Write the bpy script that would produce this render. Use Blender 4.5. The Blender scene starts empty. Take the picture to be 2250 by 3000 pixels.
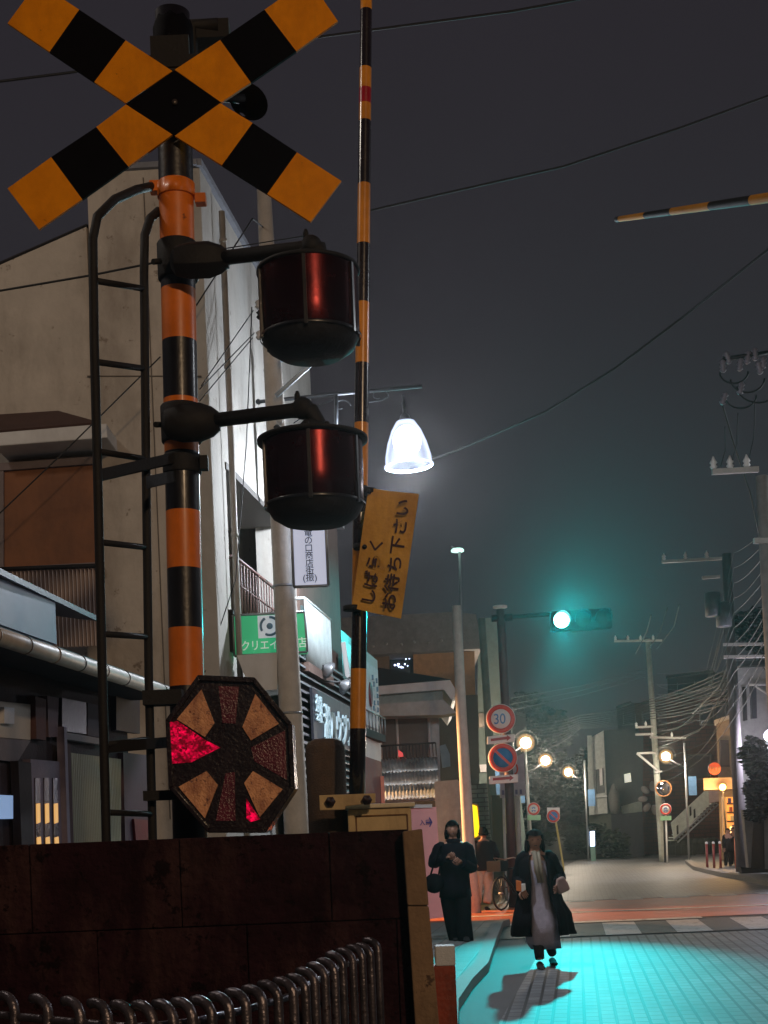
import bpy, bmesh, math, random
from mathutils import Vector, Matrix, noise
random.seed(7)
sc = bpy.context.scene
C = sc.collection
V = Vector
# ------------------------------------------------------------------ camera
F = 4157.0; ROLL = math.radians(2.3); CX, CY = 1125.0, 2450.0; H = 1.5
cr, sr = math.cos(ROLL), math.sin(ROLL)
cam = bpy.data.objects.new('camera', bpy.data.cameras.new('camera')); C.objects.link(cam)
cam.data.sensor_fit = 'VERTICAL'; cam.data.sensor_height = 36; cam.data.lens = 36*F/3000
cam.data.shift_y = (CY-1500)/3000; cam.data.shift_x = 0
cam.data.clip_start = .1; cam.data.clip_end = 2000
cam.matrix_world = Matrix(((cr, sr, 0, 0), (0, 0, -1, 0), (-sr, cr, 0, H), (0, 0, 0, 1)))
sc.camera = cam
sc.view_settings.view_transform = 'Standard'; sc.view_settings.look = 'None'
sc.view_settings.exposure = 0; sc.view_settings.gamma = 1
sc.cycles.use_denoising = True
sc.cycles.max_bounces = 6; sc.cycles.volume_bounces = 0; sc.cycles.transparent_max_bounces = 12
sc.cycles.sample_clamp_indirect = 3
try: sc.cycles.volume_step_rate = 4; sc.cycles.volume_max_steps = 64
except Exception: pass

def srgb(c):
    return tuple((x/255/12.92 if x/255 <= .04045 else ((x/255+.055)/1.055)**2.4) for x in c)
# ------------------------------------------------------------------ world: light-polluted night sky
w = bpy.data.worlds.new("World"); sc.world = w; w.use_nodes = True
nt = w.node_tree; nt.nodes.clear()
out = nt.nodes.new('ShaderNodeOutputWorld'); bg = nt.nodes.new('ShaderNodeBackground')
tc = nt.nodes.new('ShaderNodeTexCoord'); sp = nt.nodes.new('ShaderNodeSeparateXYZ'); rp = nt.nodes.new('ShaderNodeValToRGB')
nt.links.new(tc.outputs['Generated'], sp.inputs[0]); nt.links.new(sp.outputs['Z'], rp.inputs[0])
e = rp.color_ramp.elements
e[0].position = 0; e[0].color = (*srgb((48, 46, 49)), 1)
e[1].position = .6; e[1].color = (*srgb((45, 41, 47)), 1)
x = rp.color_ramp.elements.new(.25); x.color = (*srgb((48, 47, 51)), 1)
ns = nt.nodes.new('ShaderNodeTexNoise'); ns.inputs['Scale'].default_value = 3; ns.inputs['Detail'].default_value = 3
mx = nt.nodes.new('ShaderNodeMixRGB'); mx.blend_type = 'MULTIPLY'; mx.inputs[0].default_value = .25
nt.links.new(tc.outputs['Generated'], ns.inputs['Vector'])
nt.links.new(rp.outputs[0], mx.inputs[1]); nt.links.new(ns.outputs['Fac'], mx.inputs[2]); nt.links.new(mx.outputs[0], bg.inputs[0])
bg.inputs[1].default_value = .92
nt.links.new(bg.outputs[0], out.inputs[0])

def lamp(name, kind, loc, power, col, size=.1, aim=None, angle=None, blend=.5):
    l = bpy.data.lights.new(name, kind); l.energy = power; l.color = col
    l.shadow_soft_size = size
    if kind == 'SPOT': l.spot_size = math.radians(angle); l.spot_blend = blend
    o = bpy.data.objects.new(name, l); C.objects.link(o); o.location = loc
    if aim is not None: o.rotation_euler = (V(aim)-V(loc)).to_track_quat('-Z', 'Y').to_euler()
    return o
ORANGE = (1, .48, .16); COOL = (.82, .9, 1); WARM = (1, .86, .68); CYAN = (0.0, .96, 1)
# the sodium street lamp behind the viewer whose streak shows in the glossy drums and poles
lamp('street_light_behind_viewer', 'POINT', (6.0, -13, 8.6), 3700, (1, .68, .40), .3)
# a yard lamp on the left, outside the picture, that lights the cream building and the roof of the low house
lamp('yard_light', 'POINT', (-4.6, 6.6, 7.6), 190, (1, .88, .76), .3)
# cool street lamp on the right kerb, outside the picture, that rims the poles
lamp('kerb_light', 'POINT', (7.2, 9.5, 6.2), 180, (.88, .93, 1), .25)
lamp('house_fill_light', 'POINT', (9.6, 22.5, 6.6), 290, (.9, .94, 1), .25)  # unseen fill light added to brighten the balcony house
lamp('tan_wall_fill_light', 'POINT', (1.3, 38.5, 3.2), 90, (1, .72, .42), .2)  # unseen warm fill added to brighten the tan wall and parapet

# ------------------------------------------------------------------ pixel -> world helpers
def W(px, py, d):
    u, v = px-CX, CY-py
    return V(((u*cr+v*sr)*d/F, d, H+(-u*sr+v*cr)*d/F))
def G(px, py, z=0.0):
    u, v = px-CX, CY-py
    d = (H-z)*F/-(-u*sr+v*cr)
    p = W(px, py, d); p.z = z; return p
TS = .136
def PL(px, py, x0=-3.23, off=0):       # a point on the receding plane of the left frontages
    u, v = px-CX, CY-py
    d = x0/((u*cr+v*sr)/F-TS)
    p = W(px, py, d); p.x += off; return p
SD = V((TS, 1, 0)).normalized(); SN = V((1, -TS, 0)).normalized()

# ------------------------------------------------------------------ materials
MATS = {}
def mat(name, col, rough=.6, metal=0, var=.18, scale=6, bump=.15, emit=0, coat=0, ecol=None, stain=None, sscale=1.5, samt=.5, bdist=.01, chips=None, cscale=14, cth=.62):
    if name in MATS: return MATS[name]
    m = bpy.data.materials.new(name); m.use_nodes = True; t = m.node_tree; b = t.nodes['Principled BSDF']
    c = srgb(col)
    tc = t.nodes.new('ShaderNodeTexCoord'); n = t.nodes.new('ShaderNodeTexNoise')
    n.inputs['Scale'].default_value = scale; n.inputs['Detail'].default_value = 6; n.inputs['Roughness'].default_value = .65
    t.links.new(tc.outputs['Object'], n.inputs['Vector'])
    mx = t.nodes.new('ShaderNodeMixRGB'); mx.inputs[1].default_value = (*[x*(1-var) for x in c], 1)
    mx.inputs[2].default_value = (*[min(1, x*(1+var)) for x in c], 1)
    rr = t.nodes.new('ShaderNodeMapRange'); rr.inputs[1].default_value = .3; rr.inputs[2].default_value = .7
    t.links.new(n.outputs['Fac'], rr.inputs[0]); t.links.new(rr.outputs[0], mx.inputs[0])
    last = mx.outputs[0]
    if stain is not None:
        n2 = t.nodes.new('ShaderNodeTexNoise'); n2.inputs['Scale'].default_value = sscale; n2.inputs['Detail'].default_value = 8
        n2.inputs['Roughness'].default_value = .7
        mp = t.nodes.new('ShaderNodeMapping'); mp.inputs['Scale'].default_value = (1, 1, .35)
        t.links.new(tc.outputs['Object'], mp.inputs[0]); t.links.new(mp.outputs[0], n2.inputs['Vector'])
        r2 = t.nodes.new('ShaderNodeMapRange'); r2.inputs[1].default_value = .48; r2.inputs[2].default_value = .68; r2.inputs[4].default_value = samt
        t.links.new(n2.outputs['Fac'], r2.inputs[0])
        m2 = t.nodes.new('ShaderNodeMixRGB'); t.links.new(r2.outputs[0], m2.inputs[0]); t.links.new(last, m2.inputs[1])
        m2.inputs[2].default_value = (*srgb(stain), 1); last = m2.outputs[0]
    if chips is not None:
        n5 = t.nodes.new('ShaderNodeTexNoise'); n5.inputs['Scale'].default_value = cscale; n5.inputs['Detail'].default_value = 9; n5.inputs['Roughness'].default_value = .75
        t.links.new(tc.outputs['Object'], n5.inputs['Vector'])
        r5 = t.nodes.new('ShaderNodeMapRange'); r5.inputs[1].default_value = cth; r5.inputs[2].default_value = cth+.035; r5.inputs[4].default_value = .85
        t.links.new(n5.outputs['Fac'], r5.inputs[0]); m5 = t.nodes.new('ShaderNodeMixRGB'); t.links.new(r5.outputs[0], m5.inputs[0])
        t.links.new(last, m5.inputs[1]); m5.inputs[2].default_value = (*srgb(chips), 1); last = m5.outputs[0]
    t.links.new(last, b.inputs['Base Color'])
    r3 = t.nodes.new('ShaderNodeMapRange'); r3.inputs[3].default_value = max(.02, rough-.1); r3.inputs[4].default_value = min(1, rough+.12)
    t.links.new(n.outputs['Fac'], r3.inputs[0]); t.links.new(r3.outputs[0], b.inputs['Roughness'])
    b.inputs['Metallic'].default_value = metal
    if name.startswith(('leaf', 'coat_', 'sign_black', 'sign_amber', 'trousers', 'dress', 'scarf', 'jacket', 'hair', 'plaster', 'block_wall')): b.inputs['Specular IOR Level'].default_value = .08
    b.inputs['Coat Weight'].default_value = coat; b.inputs['Coat Roughness'].default_value = .12
    if bump:
        bp = t.nodes.new('ShaderNodeBump'); bp.inputs['Strength'].default_value = bump; bp.inputs['Distance'].default_value = bdist
        n3 = t.nodes.new('ShaderNodeTexNoise'); n3.inputs['Scale'].default_value = scale*6; n3.inputs['Detail'].default_value = 4
        t.links.new(tc.outputs['Object'], n3.inputs['Vector']); t.links.new(n3.outputs['Fac'], bp.inputs['Height'])
        t.links.new(bp.outputs[0], b.inputs['Normal'])
    if emit:
        b.inputs['Emission Color'].default_value = (*srgb(ecol or col), 1); b.inputs['Emission Strength'].default_value = emit
    MATS[name] = m; return m
def bump_wave(m, scale, axis='X', strength=.6, dist=.02):
    t = m.node_tree; b = t.nodes['Principled BSDF']; tc = t.nodes.new('ShaderNodeTexCoord')
    wv = t.nodes.new('ShaderNodeTexWave'); wv.bands_direction = axis; wv.inputs['Scale'].default_value = scale
    t.links.new(tc.outputs['Object'], wv.inputs['Vector']); bp = t.nodes.new('ShaderNodeBump')
    bp.inputs['Strength'].default_value = strength; bp.inputs['Distance'].default_value = dist
    t.links.new(wv.outputs['Fac'], bp.inputs['Height']); t.links.new(bp.outputs[0], b.inputs['Normal']); return m
def brick(name, c1, c2, cm, bw, rh, rot=0, rough=.55, mortar=.008, offs=.5, axes='XY', bump=.4, var=.25, spec=.5, mfac=1):
    m = bpy.data.materials.new(name); m.use_nodes = True; t = m.node_tree; b = t.nodes['Principled BSDF']
    tc = t.nodes.new('ShaderNodeTexCoord'); mp = t.nodes.new('ShaderNodeMapping')
    mp.inputs['Rotation'].default_value = (math.radians(90) if axes == 'XZ' else 0, 0, rot)
    bt = t.nodes.new('ShaderNodeTexBrick'); bt.offset = offs
    for i, c in ((1, c1), (2, c2), (3, cm)): bt.inputs[i].default_value = (*srgb(c), 1)
    bt.inputs['Scale'].default_value = 1; bt.inputs['Mortar Size'].default_value = mortar
    bt.inputs['Mortar Smooth'].default_value = .2
    bt.inputs['Brick Width'].default_value = bw; bt.inputs['Row Height'].default_value = rh
    t.links.new(tc.outputs['Object'], mp.inputs[0]); t.links.new(mp.outputs[0], bt.inputs[0])
    n = t.nodes.new('ShaderNodeTexNoise'); n.inputs['Scale'].default_value = 1.3; n.inputs['Detail'].default_value = 9; n.inputs['Roughness'].default_value = .7
    t.links.new(tc.outputs['Object'], n.inputs['Vector'])
    mx = t.nodes.new('ShaderNodeMixRGB'); mx.blend_type = 'MULTIPLY'; mx.inputs[0].default_value = 1
    rr = t.nodes.new('ShaderNodeMapRange'); rr.inputs[1].default_value = .3; rr.inputs[2].default_value = .7
    rr.inputs[3].default_value = 1-var*1.6; rr.inputs[4].default_value = 1+var*.4
    t.links.new(n.outputs['Fac'], rr.inputs[0]); t.links.new(bt.outputs[0], mx.inputs[1]); t.links.new(rr.outputs[0], mx.inputs[2])
    t.links.new(mx.outputs[0], b.inputs['Base Color']); b.inputs['Roughness'].default_value = rough
    b.inputs['Specular IOR Level'].default_value = spec
    bp = t.nodes.new('ShaderNodeBump'); bp.invert = True; bp.inputs['Strength'].default_value = bump; bp.inputs['Distance'].default_value = .006
    n4 = t.nodes.new('ShaderNodeTexNoise'); n4.inputs['Scale'].default_value = 60
    ad = t.nodes.new('ShaderNodeMath'); ad.operation = 'MULTIPLY_ADD'; ad.inputs[1].default_value = .5
    t.links.new(tc.outputs['Object'], n4.inputs['Vector']); t.links.new(n4.outputs['Fac'], ad.inputs[0]); t.links.new(bt.outputs['Fac'], ad.inputs[2])
    t.links.new(ad.outputs[0], bp.inputs['Height']); t.links.new(bp.outputs[0], b.inputs['Normal'])
    MATS[name] = m; return m
def emis(name, col, s):
    if name in MATS: return MATS[name]
    m = bpy.data.materials.new(name); m.use_nodes = True; b = m.node_tree.nodes['Principled BSDF']
    b.inputs['Base Color'].default_value = (*srgb(col), 1)
    b.inputs['Emission Color'].default_value = (*srgb(col), 1); b.inputs['Emission Strength'].default_value = s
    MATS[name] = m; return m

def glow_volume(name, col, s):
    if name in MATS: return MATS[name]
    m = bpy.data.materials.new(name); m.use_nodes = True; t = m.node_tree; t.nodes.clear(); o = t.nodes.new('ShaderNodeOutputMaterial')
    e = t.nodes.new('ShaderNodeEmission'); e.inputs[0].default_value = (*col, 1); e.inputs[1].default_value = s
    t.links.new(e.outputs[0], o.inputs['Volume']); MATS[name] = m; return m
# ------------------------------------------------------------------ mesh helpers
ROOT = {}
class MB:
    def __init__(s): s.v = []; s.f = []; s.mi = []; s.sm = []; s.cur = 0
    def add(s, vs, fs, mi=None, smooth=False):
        k = len(s.v); s.v += [V(p) for p in vs]
        for i, f in enumerate(fs):
            s.f.append([k+j for j in f]); s.mi.append(s.cur if mi is None else mi); s.sm.append(smooth)
        return s
    def box(s, c, size, rz=0, mi=None, R=None):
        R = R or Matrix.Rotation(rz, 3, 'Z'); c = V(c); h = V(size)/2
        vs = [c+R @ V((a*h.x, b*h.y, g*h.z)) for a in (-1, 1) for b in (-1, 1) for g in (-1, 1)]
        return s.add(vs, [(0, 1, 3, 2), (4, 6, 7, 5), (0, 4, 5, 1), (2, 3, 7, 6), (0, 2, 6, 4), (1, 5, 7, 3)], mi)
    def prism(s, pts, off, mi=None, miside=None):
        pts = [V(p) for p in pts]; n = len(pts); off = V(off)
        s.add(pts+[p+off for p in pts], [list(range(n)), list(range(2*n-1, n-1, -1))], mi)
        k = len(s.v)-2*n
        for i in range(n):
            j = (i+1) % n; s.f.append([k+i, k+j, k+n+j, k+n+i]); s.mi.append(s.cur if miside is None and mi is None else (mi if miside is None else miside)); s.sm.append(False)
        return s
    def tube(s, pts, r, n=12, mis=None, flat=1.0, cap=True):
        pts = [V(p) for p in pts]; m = len(pts)
        r = r if isinstance(r, (list, tuple)) else [r]*m
        rings = []; up = None
        for i, p in enumerate(pts):
            d = (pts[min(i+1, m-1)]-pts[max(i-1, 0)])
            d = d.normalized() if d.length > 1e-9 else V((0, 0, 1))
            if up is None: up = d.orthogonal().normalized()
            up = (up-d*up.dot(d)); up = up.normalized() if up.length > 1e-6 else d.orthogonal().normalized()
            b = d.cross(up)
            rings.append([p+(up*math.cos(a)+b*math.sin(a)*flat)*r[i] for a in [2*math.pi*j/n for j in range(n)]])
        k = len(s.v)
        for rg in rings: s.v += rg
        for i in range(m-1):
            for j in range(n):
                q = (j+1) % n
                s.f.append([k+i*n+j, k+i*n+q, k+(i+1)*n+q, k+(i+1)*n+j]); s.mi.append(mis[i] if mis else s.cur); s.sm.append(True)
        if cap:
            s.f.append([k+j for j in range(n)][::-1]); s.mi.append(mis[0] if mis else s.cur); s.sm.append(False)
            s.f.append([k+(m-1)*n+j for j in range(n)]); s.mi.append(mis[-1] if mis else s.cur); s.sm.append(False)
        return s
    def lathe(s, c, prof, n=32, R=None, mis=None, cap=True, sx=1, sy=1):
        c = V(c); k = len(s.v); R = R or Matrix.Identity(3)
        for r, z in prof:
            for j in range(n):
                a = 2*math.pi*j/n; s.v.append(c+R @ V((r*math.cos(a)*sx, r*math.sin(a)*sy, z)))
        for i in range(len(prof)-1):
            for j in range(n):
                q = (j+1) % n
                s.f.append([k+i*n+j, k+i*n+q, k+(i+1)*n+q, k+(i+1)*n+j]); s.mi.append(mis[i] if mis else s.cur); s.sm.append(True)
        if cap:
            if prof[0][0] > 1e-4: s.f.append([k+j for j in range(n)][::-1]); s.mi.append(mis[0] if mis else s.cur); s.sm.append(False)
            if prof[-1][0] > 1e-4: s.f.append([k+(len(prof)-1)*n+j for j in range(n)]); s.mi.append(mis[-1] if mis else s.cur); s.sm.append(False)
        return s
    def ball(s, c, rx, ry=None, rz=None, n=16, R=None):
        ry = ry or rx; rz = rz or rx; m = n//2
        pr = [(max(1e-5, math.sin(math.pi*i/m)), -math.cos(math.pi*i/m)*rz) for i in range(m+1)]
        return s.lathe(c, pr, n, R, cap=False, sx=rx, sy=ry)
    def mesh(s, me, M=None):
        k = len(s.v); s.v += [(M @ v.co if M else v.co.copy()) for v in me.vertices]
        for p in me.polygons: s.f.append([k+i for i in p.vertices]); s.mi.append(s.cur); s.sm.append(True)
        return s
    def build(s, name, mats, parent=None, bevel=0, label=None, noflip=False):
        off = ROOT.get(parent.name, V((0, 0, 0))) if parent else V((0, 0, 0))
        me = bpy.data.meshes.new(name); me.from_pydata([p-off for p in s.v], [], s.f)
        for m in (mats if isinstance(mats, (list, tuple)) else [mats]): me.materials.append(m)
        for p, i, sm in zip(me.polygons, s.mi, s.sm): p.material_index = i; p.use_smooth = sm
        if not noflip:
            bm = bmesh.new(); bm.from_mesh(me); bmesh.ops.recalc_face_normals(bm, faces=bm.faces); bm.to_mesh(me); bm.free()
        o = bpy.data.objects.new(name, me); C.objects.link(o)
        if parent: o.parent = parent; ROOT[o.name] = off
        else: ROOT[o.name] = V((0, 0, 0))
        if bevel:
            b = o.modifiers.new('bevel', 'BEVEL'); b.width = bevel; b.segments = 2; b.limit_method = 'ANGLE'; b.angle_limit = .7
        if label: o['label'] = label
        return o
def thing(name, label, cat, loc, group=None):
    o = bpy.data.objects.new(name, None); C.objects.link(o); o.location = loc; o.empty_display_size = .2
    ROOT[o.name] = V(loc); o['label'] = label; o['category'] = cat
    if group: o['group'] = group
    return o
def tag(o, label, cat, group=None):
    o['label'] = label; o['category'] = cat
    if group: o['group'] = group
    return o
def struct(o): o['kind'] = 'structure'; return o
def copy_tree(root, loc, label, rz=0, scale=1):
    r = root.copy(); C.objects.link(r); r.location = loc; r.rotation_euler = (0, 0, rz); r.scale = (scale,)*3; r['label'] = label; ROOT[r.name] = V(loc)
    for ch in list(root.children):
        c = ch.copy(); C.objects.link(c); c.parent = r
        for g in ch.children: d = g.copy(); C.objects.link(d); d.parent = c
    return r
def text(body, name, m, parent, org, xd, yd, size, extr=.002, off=0.0, align='LEFT', squeeze=1.0, space=1.0):
    cu = bpy.data.curves.new(name, 'FONT'); cu.body = body; cu.size = 1; cu.extrude = extr/size; cu.offset = off; cu.align_x = align
    cu.space_line = space
    t = bpy.data.objects.new('tmp_text', cu); C.objects.link(t)
    dg = bpy.context.evaluated_depsgraph_get(); dg.update()
    me = bpy.data.meshes.new_from_object(t.evaluated_get(dg))
    xd = V(xd).normalized(); yd = V(yd).normalized(); zd = xd.cross(yd)
    mb = MB()
    for v in me.vertices: mb.v.append(V(org)+xd*v.co.x*size*squeeze+yd*v.co.y*size+zd*v.co.z*size)
    for p in me.polygons: mb.f.append(list(p.vertices)); mb.mi.append(0); mb.sm.append(False)
    bpy.data.objects.remove(t); bpy.data.meshes.remove(me)
    return mb.build(name, m, parent)

# ------------------------------------------------------------------ shared materials
m_yel = mat('sign_amber', (248, 152, 12), .5, chips=(96, 50, 16), cth=.66, var=.14, scale=9, bump=.08, stain=(150, 80, 20), sscale=3, samt=.35, coat=.15)
m_org = mat('pole_orange', (232, 122, 24), .42, chips=(84, 40, 18), cth=.65, cscale=11, var=.14, scale=9, bump=.06, stain=(120, 60, 20), sscale=4, samt=.35, coat=.15)
m_blk = mat('pole_black', (20, 16, 22), .36, var=.4, scale=9, bump=.12, coat=.2, chips=(60, 42, 34), cth=.67)
m_dark = mat('dark_iron', (20, 17, 20), .72, var=.3, scale=12, bump=.2)
m_signblk = mat('sign_black', (8, 5, 11), .75, var=.3, scale=9, bump=.08, chips=(52, 40, 32), cth=.69)
m_drum = mat('drum_glass', (66, 17, 18), .24, .9, var=.35, scale=9, bump=.03, chips=(30, 20, 20), cth=.64, cscale=20, coat=0)
m_bolt = mat('bolt_steel', (120, 112, 105), .4, .8)
m_conc = mat('pole_concrete', (192, 184, 174), .75, var=.12, scale=8, bump=.3, stain=(110, 100, 92), sscale=3, samt=.4)
m_white = mat('white_paint', (205, 205, 205), .5, var=.08, scale=5, bump=.05, stain=(150, 145, 140), samt=.35)
m_steel = mat('galvanised_steel', (150, 152, 155), .4, .6, var=.15, scale=10)
m_wire = mat('cable_black', (14, 14, 16), .6)
m_glass = mat('window_glass', (40, 44, 50), .08, var=.1, bump=0, coat=.5)
m_red = mat('sign_red', (196, 52, 38), .45, var=.08, bump=.03)
m_signw = mat('sign_white', (215, 212, 210), .45, var=.05, bump=.03)
m_blue = mat('sign_blue', (38, 110, 170), .45, var=.06, bump=.03)
m_plaster = mat('plaster_cream', (190, 181, 170), .85, var=.1, scale=3, bump=.5, stain=(112, 100, 90), sscale=.9, samt=.6, chips=(132, 120, 108), cscale=5, cth=.6)
m_plasw = mat('plaster_white', (176, 172, 166), .8, var=.08, scale=3, bump=.4, stain=(132, 126, 118), sscale=1.3, samt=.55, chips=(150, 144, 136), cscale=5, cth=.6)
m_brown = mat('plaster_brown', (128, 108, 100), .85, var=.1, scale=3, bump=.3, stain=(90, 75, 70), sscale=1.2)
m_asph = mat('asphalt', (62, 62, 64), .7, var=.25, scale=20, bump=.5, stain=(45, 45, 47), sscale=.7)
ink = mat('ink_dark', (58, 16, 26), .6, var=.1, bump=0)

# ================================================================== GROUND
def sheet(name, pts, z, m, th=0, **k):
    mb = MB(); pts = [V((p[0], p[1], z)) for p in pts]
    if th: mb.prism(pts, (0, 0, -th))
    else: mb.add(pts, [list(range(len(pts)))])
    o = mb.build(name, m); struct(o); return o
sheet('ground', [(-300, -60), (300, -60), (300, 700), (-300, 700)], -.008, m_asph)
rotS = math.radians(90)+math.atan(TS)
m_tile = brick('paving_blocks', (112, 114, 116), (100, 102, 106), (8, 8, 10), .24, .125, rot=rotS, mortar=.015, rough=.62, var=.45, bump=.12)
m_tile2 = brick('paving_blocks_far', (118, 119, 120), (104, 105, 107), (80, 80, 78), .24, .125, rot=rotS, mortar=.008, rough=.55)
m_side = brick('sidewalk_slabs', (112, 114, 112), (98, 100, 100), (60, 62, 64), .5, .3, rot=rotS, mortar=.01, rough=.6)
def gl(*pp): return [G(*p) for p in pp]
tl = gl((1461, 2997), (1515, 2906), (1560, 2826), (1600, 2752))
sheet('road', [V((.75, 3, 0)), V((9, 3, 0)), V((9, 19.7, 0)), G(1600, 2752)]+tl[:3][::-1], .0, m_tile)
# checker band of the raised crossing
a0, a1 = G(1600, 2750), G(1600, 2714)
m_ckw = mat('checker_pale', (165, 162, 162), .6, chips=(70, 68, 68), cscale=7, cth=.56, var=.12, scale=14, bump=.3, stain=(120, 118, 118), sscale=4)
m_ckb = mat('checker_dark', (38, 38, 42), .6, var=.2, scale=14, bump=.3)
mb = MB()
for i in range(-1, 24):
    xa = 2.03+i*.5; y0, y1 = 19.74, 22.3
    mb.add([(xa+.0, y0, .004), (xa+.5, y0, .004), (xa+.5+.136*2.5, y1, .004), (xa+.136*2.5, y1, .004)], [(0, 1, 2, 3)], mi=(i % 2))
struct(mb.build('checker_marking', [m_ckw, m_ckb]))
m_orange_lit = mat('orange_lit_asphalt', (168, 88, 60), .55, var=.18, scale=6, bump=.4, stain=(90, 60, 50), sscale=1.3)  # orange lamplight on the crossing put into the asphalt colour
sheet('crossing_road', [(-6, 22.9), (30, 22.9), (30, 29.4), (-6, 29.4)], 0, m_orange_lit)
mb = MB()
for px in (1700, 1840, 1975, 2115, 2255):
    p = G(px, 2640-(px-1700)*.042); mb.add([(p.x-.26, p.y-.35, .004), (p.x+.26, p.y-.35, .004), (p.x+.33, p.y+.45, .004), (p.x-.2, p.y+.45, .004)], [(0, 1, 2, 3)])
mb.add([(1.9, 22.5, .0005+.004), (5, 22.5, .0045), (5.05, 22.86, .0045), (1.95, 22.86, .0045)], [(0, 1, 2, 3)])
mb.add([(1.5, 25.2, .0045), (14, 25.2, .0045), (14, 25.5, .0045), (1.5, 25.5, .0045)], [(0, 1, 2, 3)])
struct(mb.build('road_marking', mat('road_white', (180, 176, 170), .6, chips=(90, 60, 48), cscale=6, cth=.55, var=.15, scale=12, bump=.3, stain=(120, 110, 105), sscale=3)))
sheet('far_road', [V((2.2, 29.5, 0)), V((13, 29.5, 0)), G(2109, 2568), G(2031, 2549), G(2007, 2529), G(2040, 2500), G(1700, 2515), G(1640, 2545), G(1640, 2600)], .0, m_tile2)
kp = [V((.05, 4, 0)), V((.35, 8, 0)), G(1345, 2960), G(1386, 2896), G(1432, 2846), G(1452, 2780), G(1475, 2717), V((1.95, 22.6, 0))]
mb = MB(); ks = []
for i, p in enumerate(kp):
    d = (kp[min(i+1, len(kp)-1)]-kp[max(0, i-1)]).normalized(); n_ = V((d.y, -d.x, 0)); ks.append((p-n_*.15, p))
for (a, b), (c, d) in zip(ks[:-1], ks[1:]):
    up = V((0, 0, .1))
    mb.add([a, b, d, c, a+up, b+up, d+up, c+up], [(0, 1, 2, 3), (4, 7, 6, 5), (0, 4, 5, 1), (2, 6, 7, 3), (0, 3, 7, 4), (1, 5, 6, 2)])
struct(mb.build('kerb', mat('kerb_stone', (120, 118, 116), .7, var=.15, scale=12, bump=.4)))
sheet('sidewalk', [V((-4, 4, 0))]+[k[0] for k in ks]+[V((-2, 22.6, 0)), V((-6, 12, 0))], .095, m_side)
kr = [G(2300, 2608), G(2250, 2597), G(2180, 2580), G(2109, 2568), G(2031, 2549), G(2007, 2529)]
mb = MB()
for a, b in zip(kr[:-1], kr[1:]):
    d = (b-a).normalized(); n_ = V((d.y, -d.x, 0))*.25
    up = V((0, 0, .12)); q = [a, b, b+n_, a+n_]
    mb.prism(q, up)
struct(mb.build('kerb', MATS['kerb_stone']))
sheet('far_sidewalk', kr+[G(2040, 2510), V((30, 70, 0)), V((30, 34, 0))], .1, m_side)

# ================================================================== CROSSING SIGNAL (foreground)
DP = 6.0
sig = thing('crossing_signal', 'tall orange and black crossing signal pole with crossed boards, two drum lamps and a ladder', 'crossing signal', W(600, 3650, DP))
rp_ = .073
def pole_pt(y): return W(517+(y-600)*.0215, y, DP)
bands = [(40, 1), (400, 1), (536, 1), (536.5, 0), (712, 0), (712.5, 1), (850, 1), (850.5, 0), (1002, 0), (1002.5, 1), (1172, 1), (1172.5, 0), (1328, 0), (1328.5, 1), (1500, 1), (1500.5, 0), (1668, 0), (1668.5, 1), (1842, 1), (1842.5, 0), (2012, 0), (2012.5, 1), (3700, 1)]
mb = MB(); ys = [b[0] for b in bands]
mb.tube([pole_pt(y) for y in ys], rp_, 32, mis=[bands[i+1][1] for i in range(len(bands)-1)])
pole = mb.build('pole', [m_org, m_blk], sig)
mb = MB(); c = pole_pt(60); mb.lathe(c+V((0, 0, -.1)), [(.085, -.2), (.085, .07), (.075, .1), (.03, .135), (1e-4, .14)], 8)
mb.build('pole_cap', m_signblk, sig)
# crossbuck
XC = W(512, 218, 5.88); 
def board(p0, p1, name, dy, skip):
    a, b = W(*p0, 5.88), W(*p1, 5.88); d = (b-a); L = d.length; d.normalize(); n_ = V((-d.z, 0, d.x)); hw = .137; th = .012
    mb = MB(); ts = [0, .165, .34, .5, .66, .835, 1]
    nseg = len(ts)-1; k = 0
    edges = [0.0, .1465, .3085, .4325, .5675, .6915, .8535, 1.0]
    cols = [0, 1, 0, 1, 0, 1, 0]
    for i in range(7):
        A = a+d*L*edges[i]+V((0, dy, 0)); B = a+d*L*edges[i+1]+V((0, dy, 0))
        mb.prism([A-n_*hw, B-n_*hw, B+n_*hw, A+n_*hw], (0, th, 0), mi=cols[i])
    return mb.build('crossbuck_board', [m_yel, m_signblk], sig)
# two boards cut so that the joint squares touch the centre diamond
def quad_board(name, seglist, dy):
    mb = MB()
    for pts, ci in seglist:
        mb.prism([W(x, y, 5.88+dy) for x, y in pts], (0, .014, 0), mi=ci)
    return mb.build('crossbuck_board', [m_yel, m_signblk], sig)
quad_board('a', [([(22, 68), (145, 152), (232, 28), (110, -52)], 0), ([(145, 152), (276, 240), (368, 118), (232, 28)], 1),
                 ([(276, 240), (369, 302), (505, 208), (368, 118)], 0),
                 ([(512, 398), (650, 484), (740, 360), (645, 302)], 0), ([(650, 484), (783, 568), (870, 446), (740, 360)], 1),
                 ([(783, 568), (910, 650), (1000, 530), (870, 446)], 0)], 0)
quad_board('b', [([(22, 552), (114, 672), (241, 584), (150, 460)], 0), ([(150, 460), (241, 584), (376, 488), (282, 372)], 1),
                 ([(282, 372), (376, 488), (505, 394), (369, 306)], 0), ([(512, 206), (369, 304), (512, 396), (648, 300)], 1),
                 ([(512, 204), (648, 300), (735, 242), (645, 117)], 0), ([(645, 117), (735, 242), (868, 150), (775, 28)], 1),
                 ([(775, 28), (868, 150), (990, 62), (905, -62)], 0)], .002)
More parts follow.
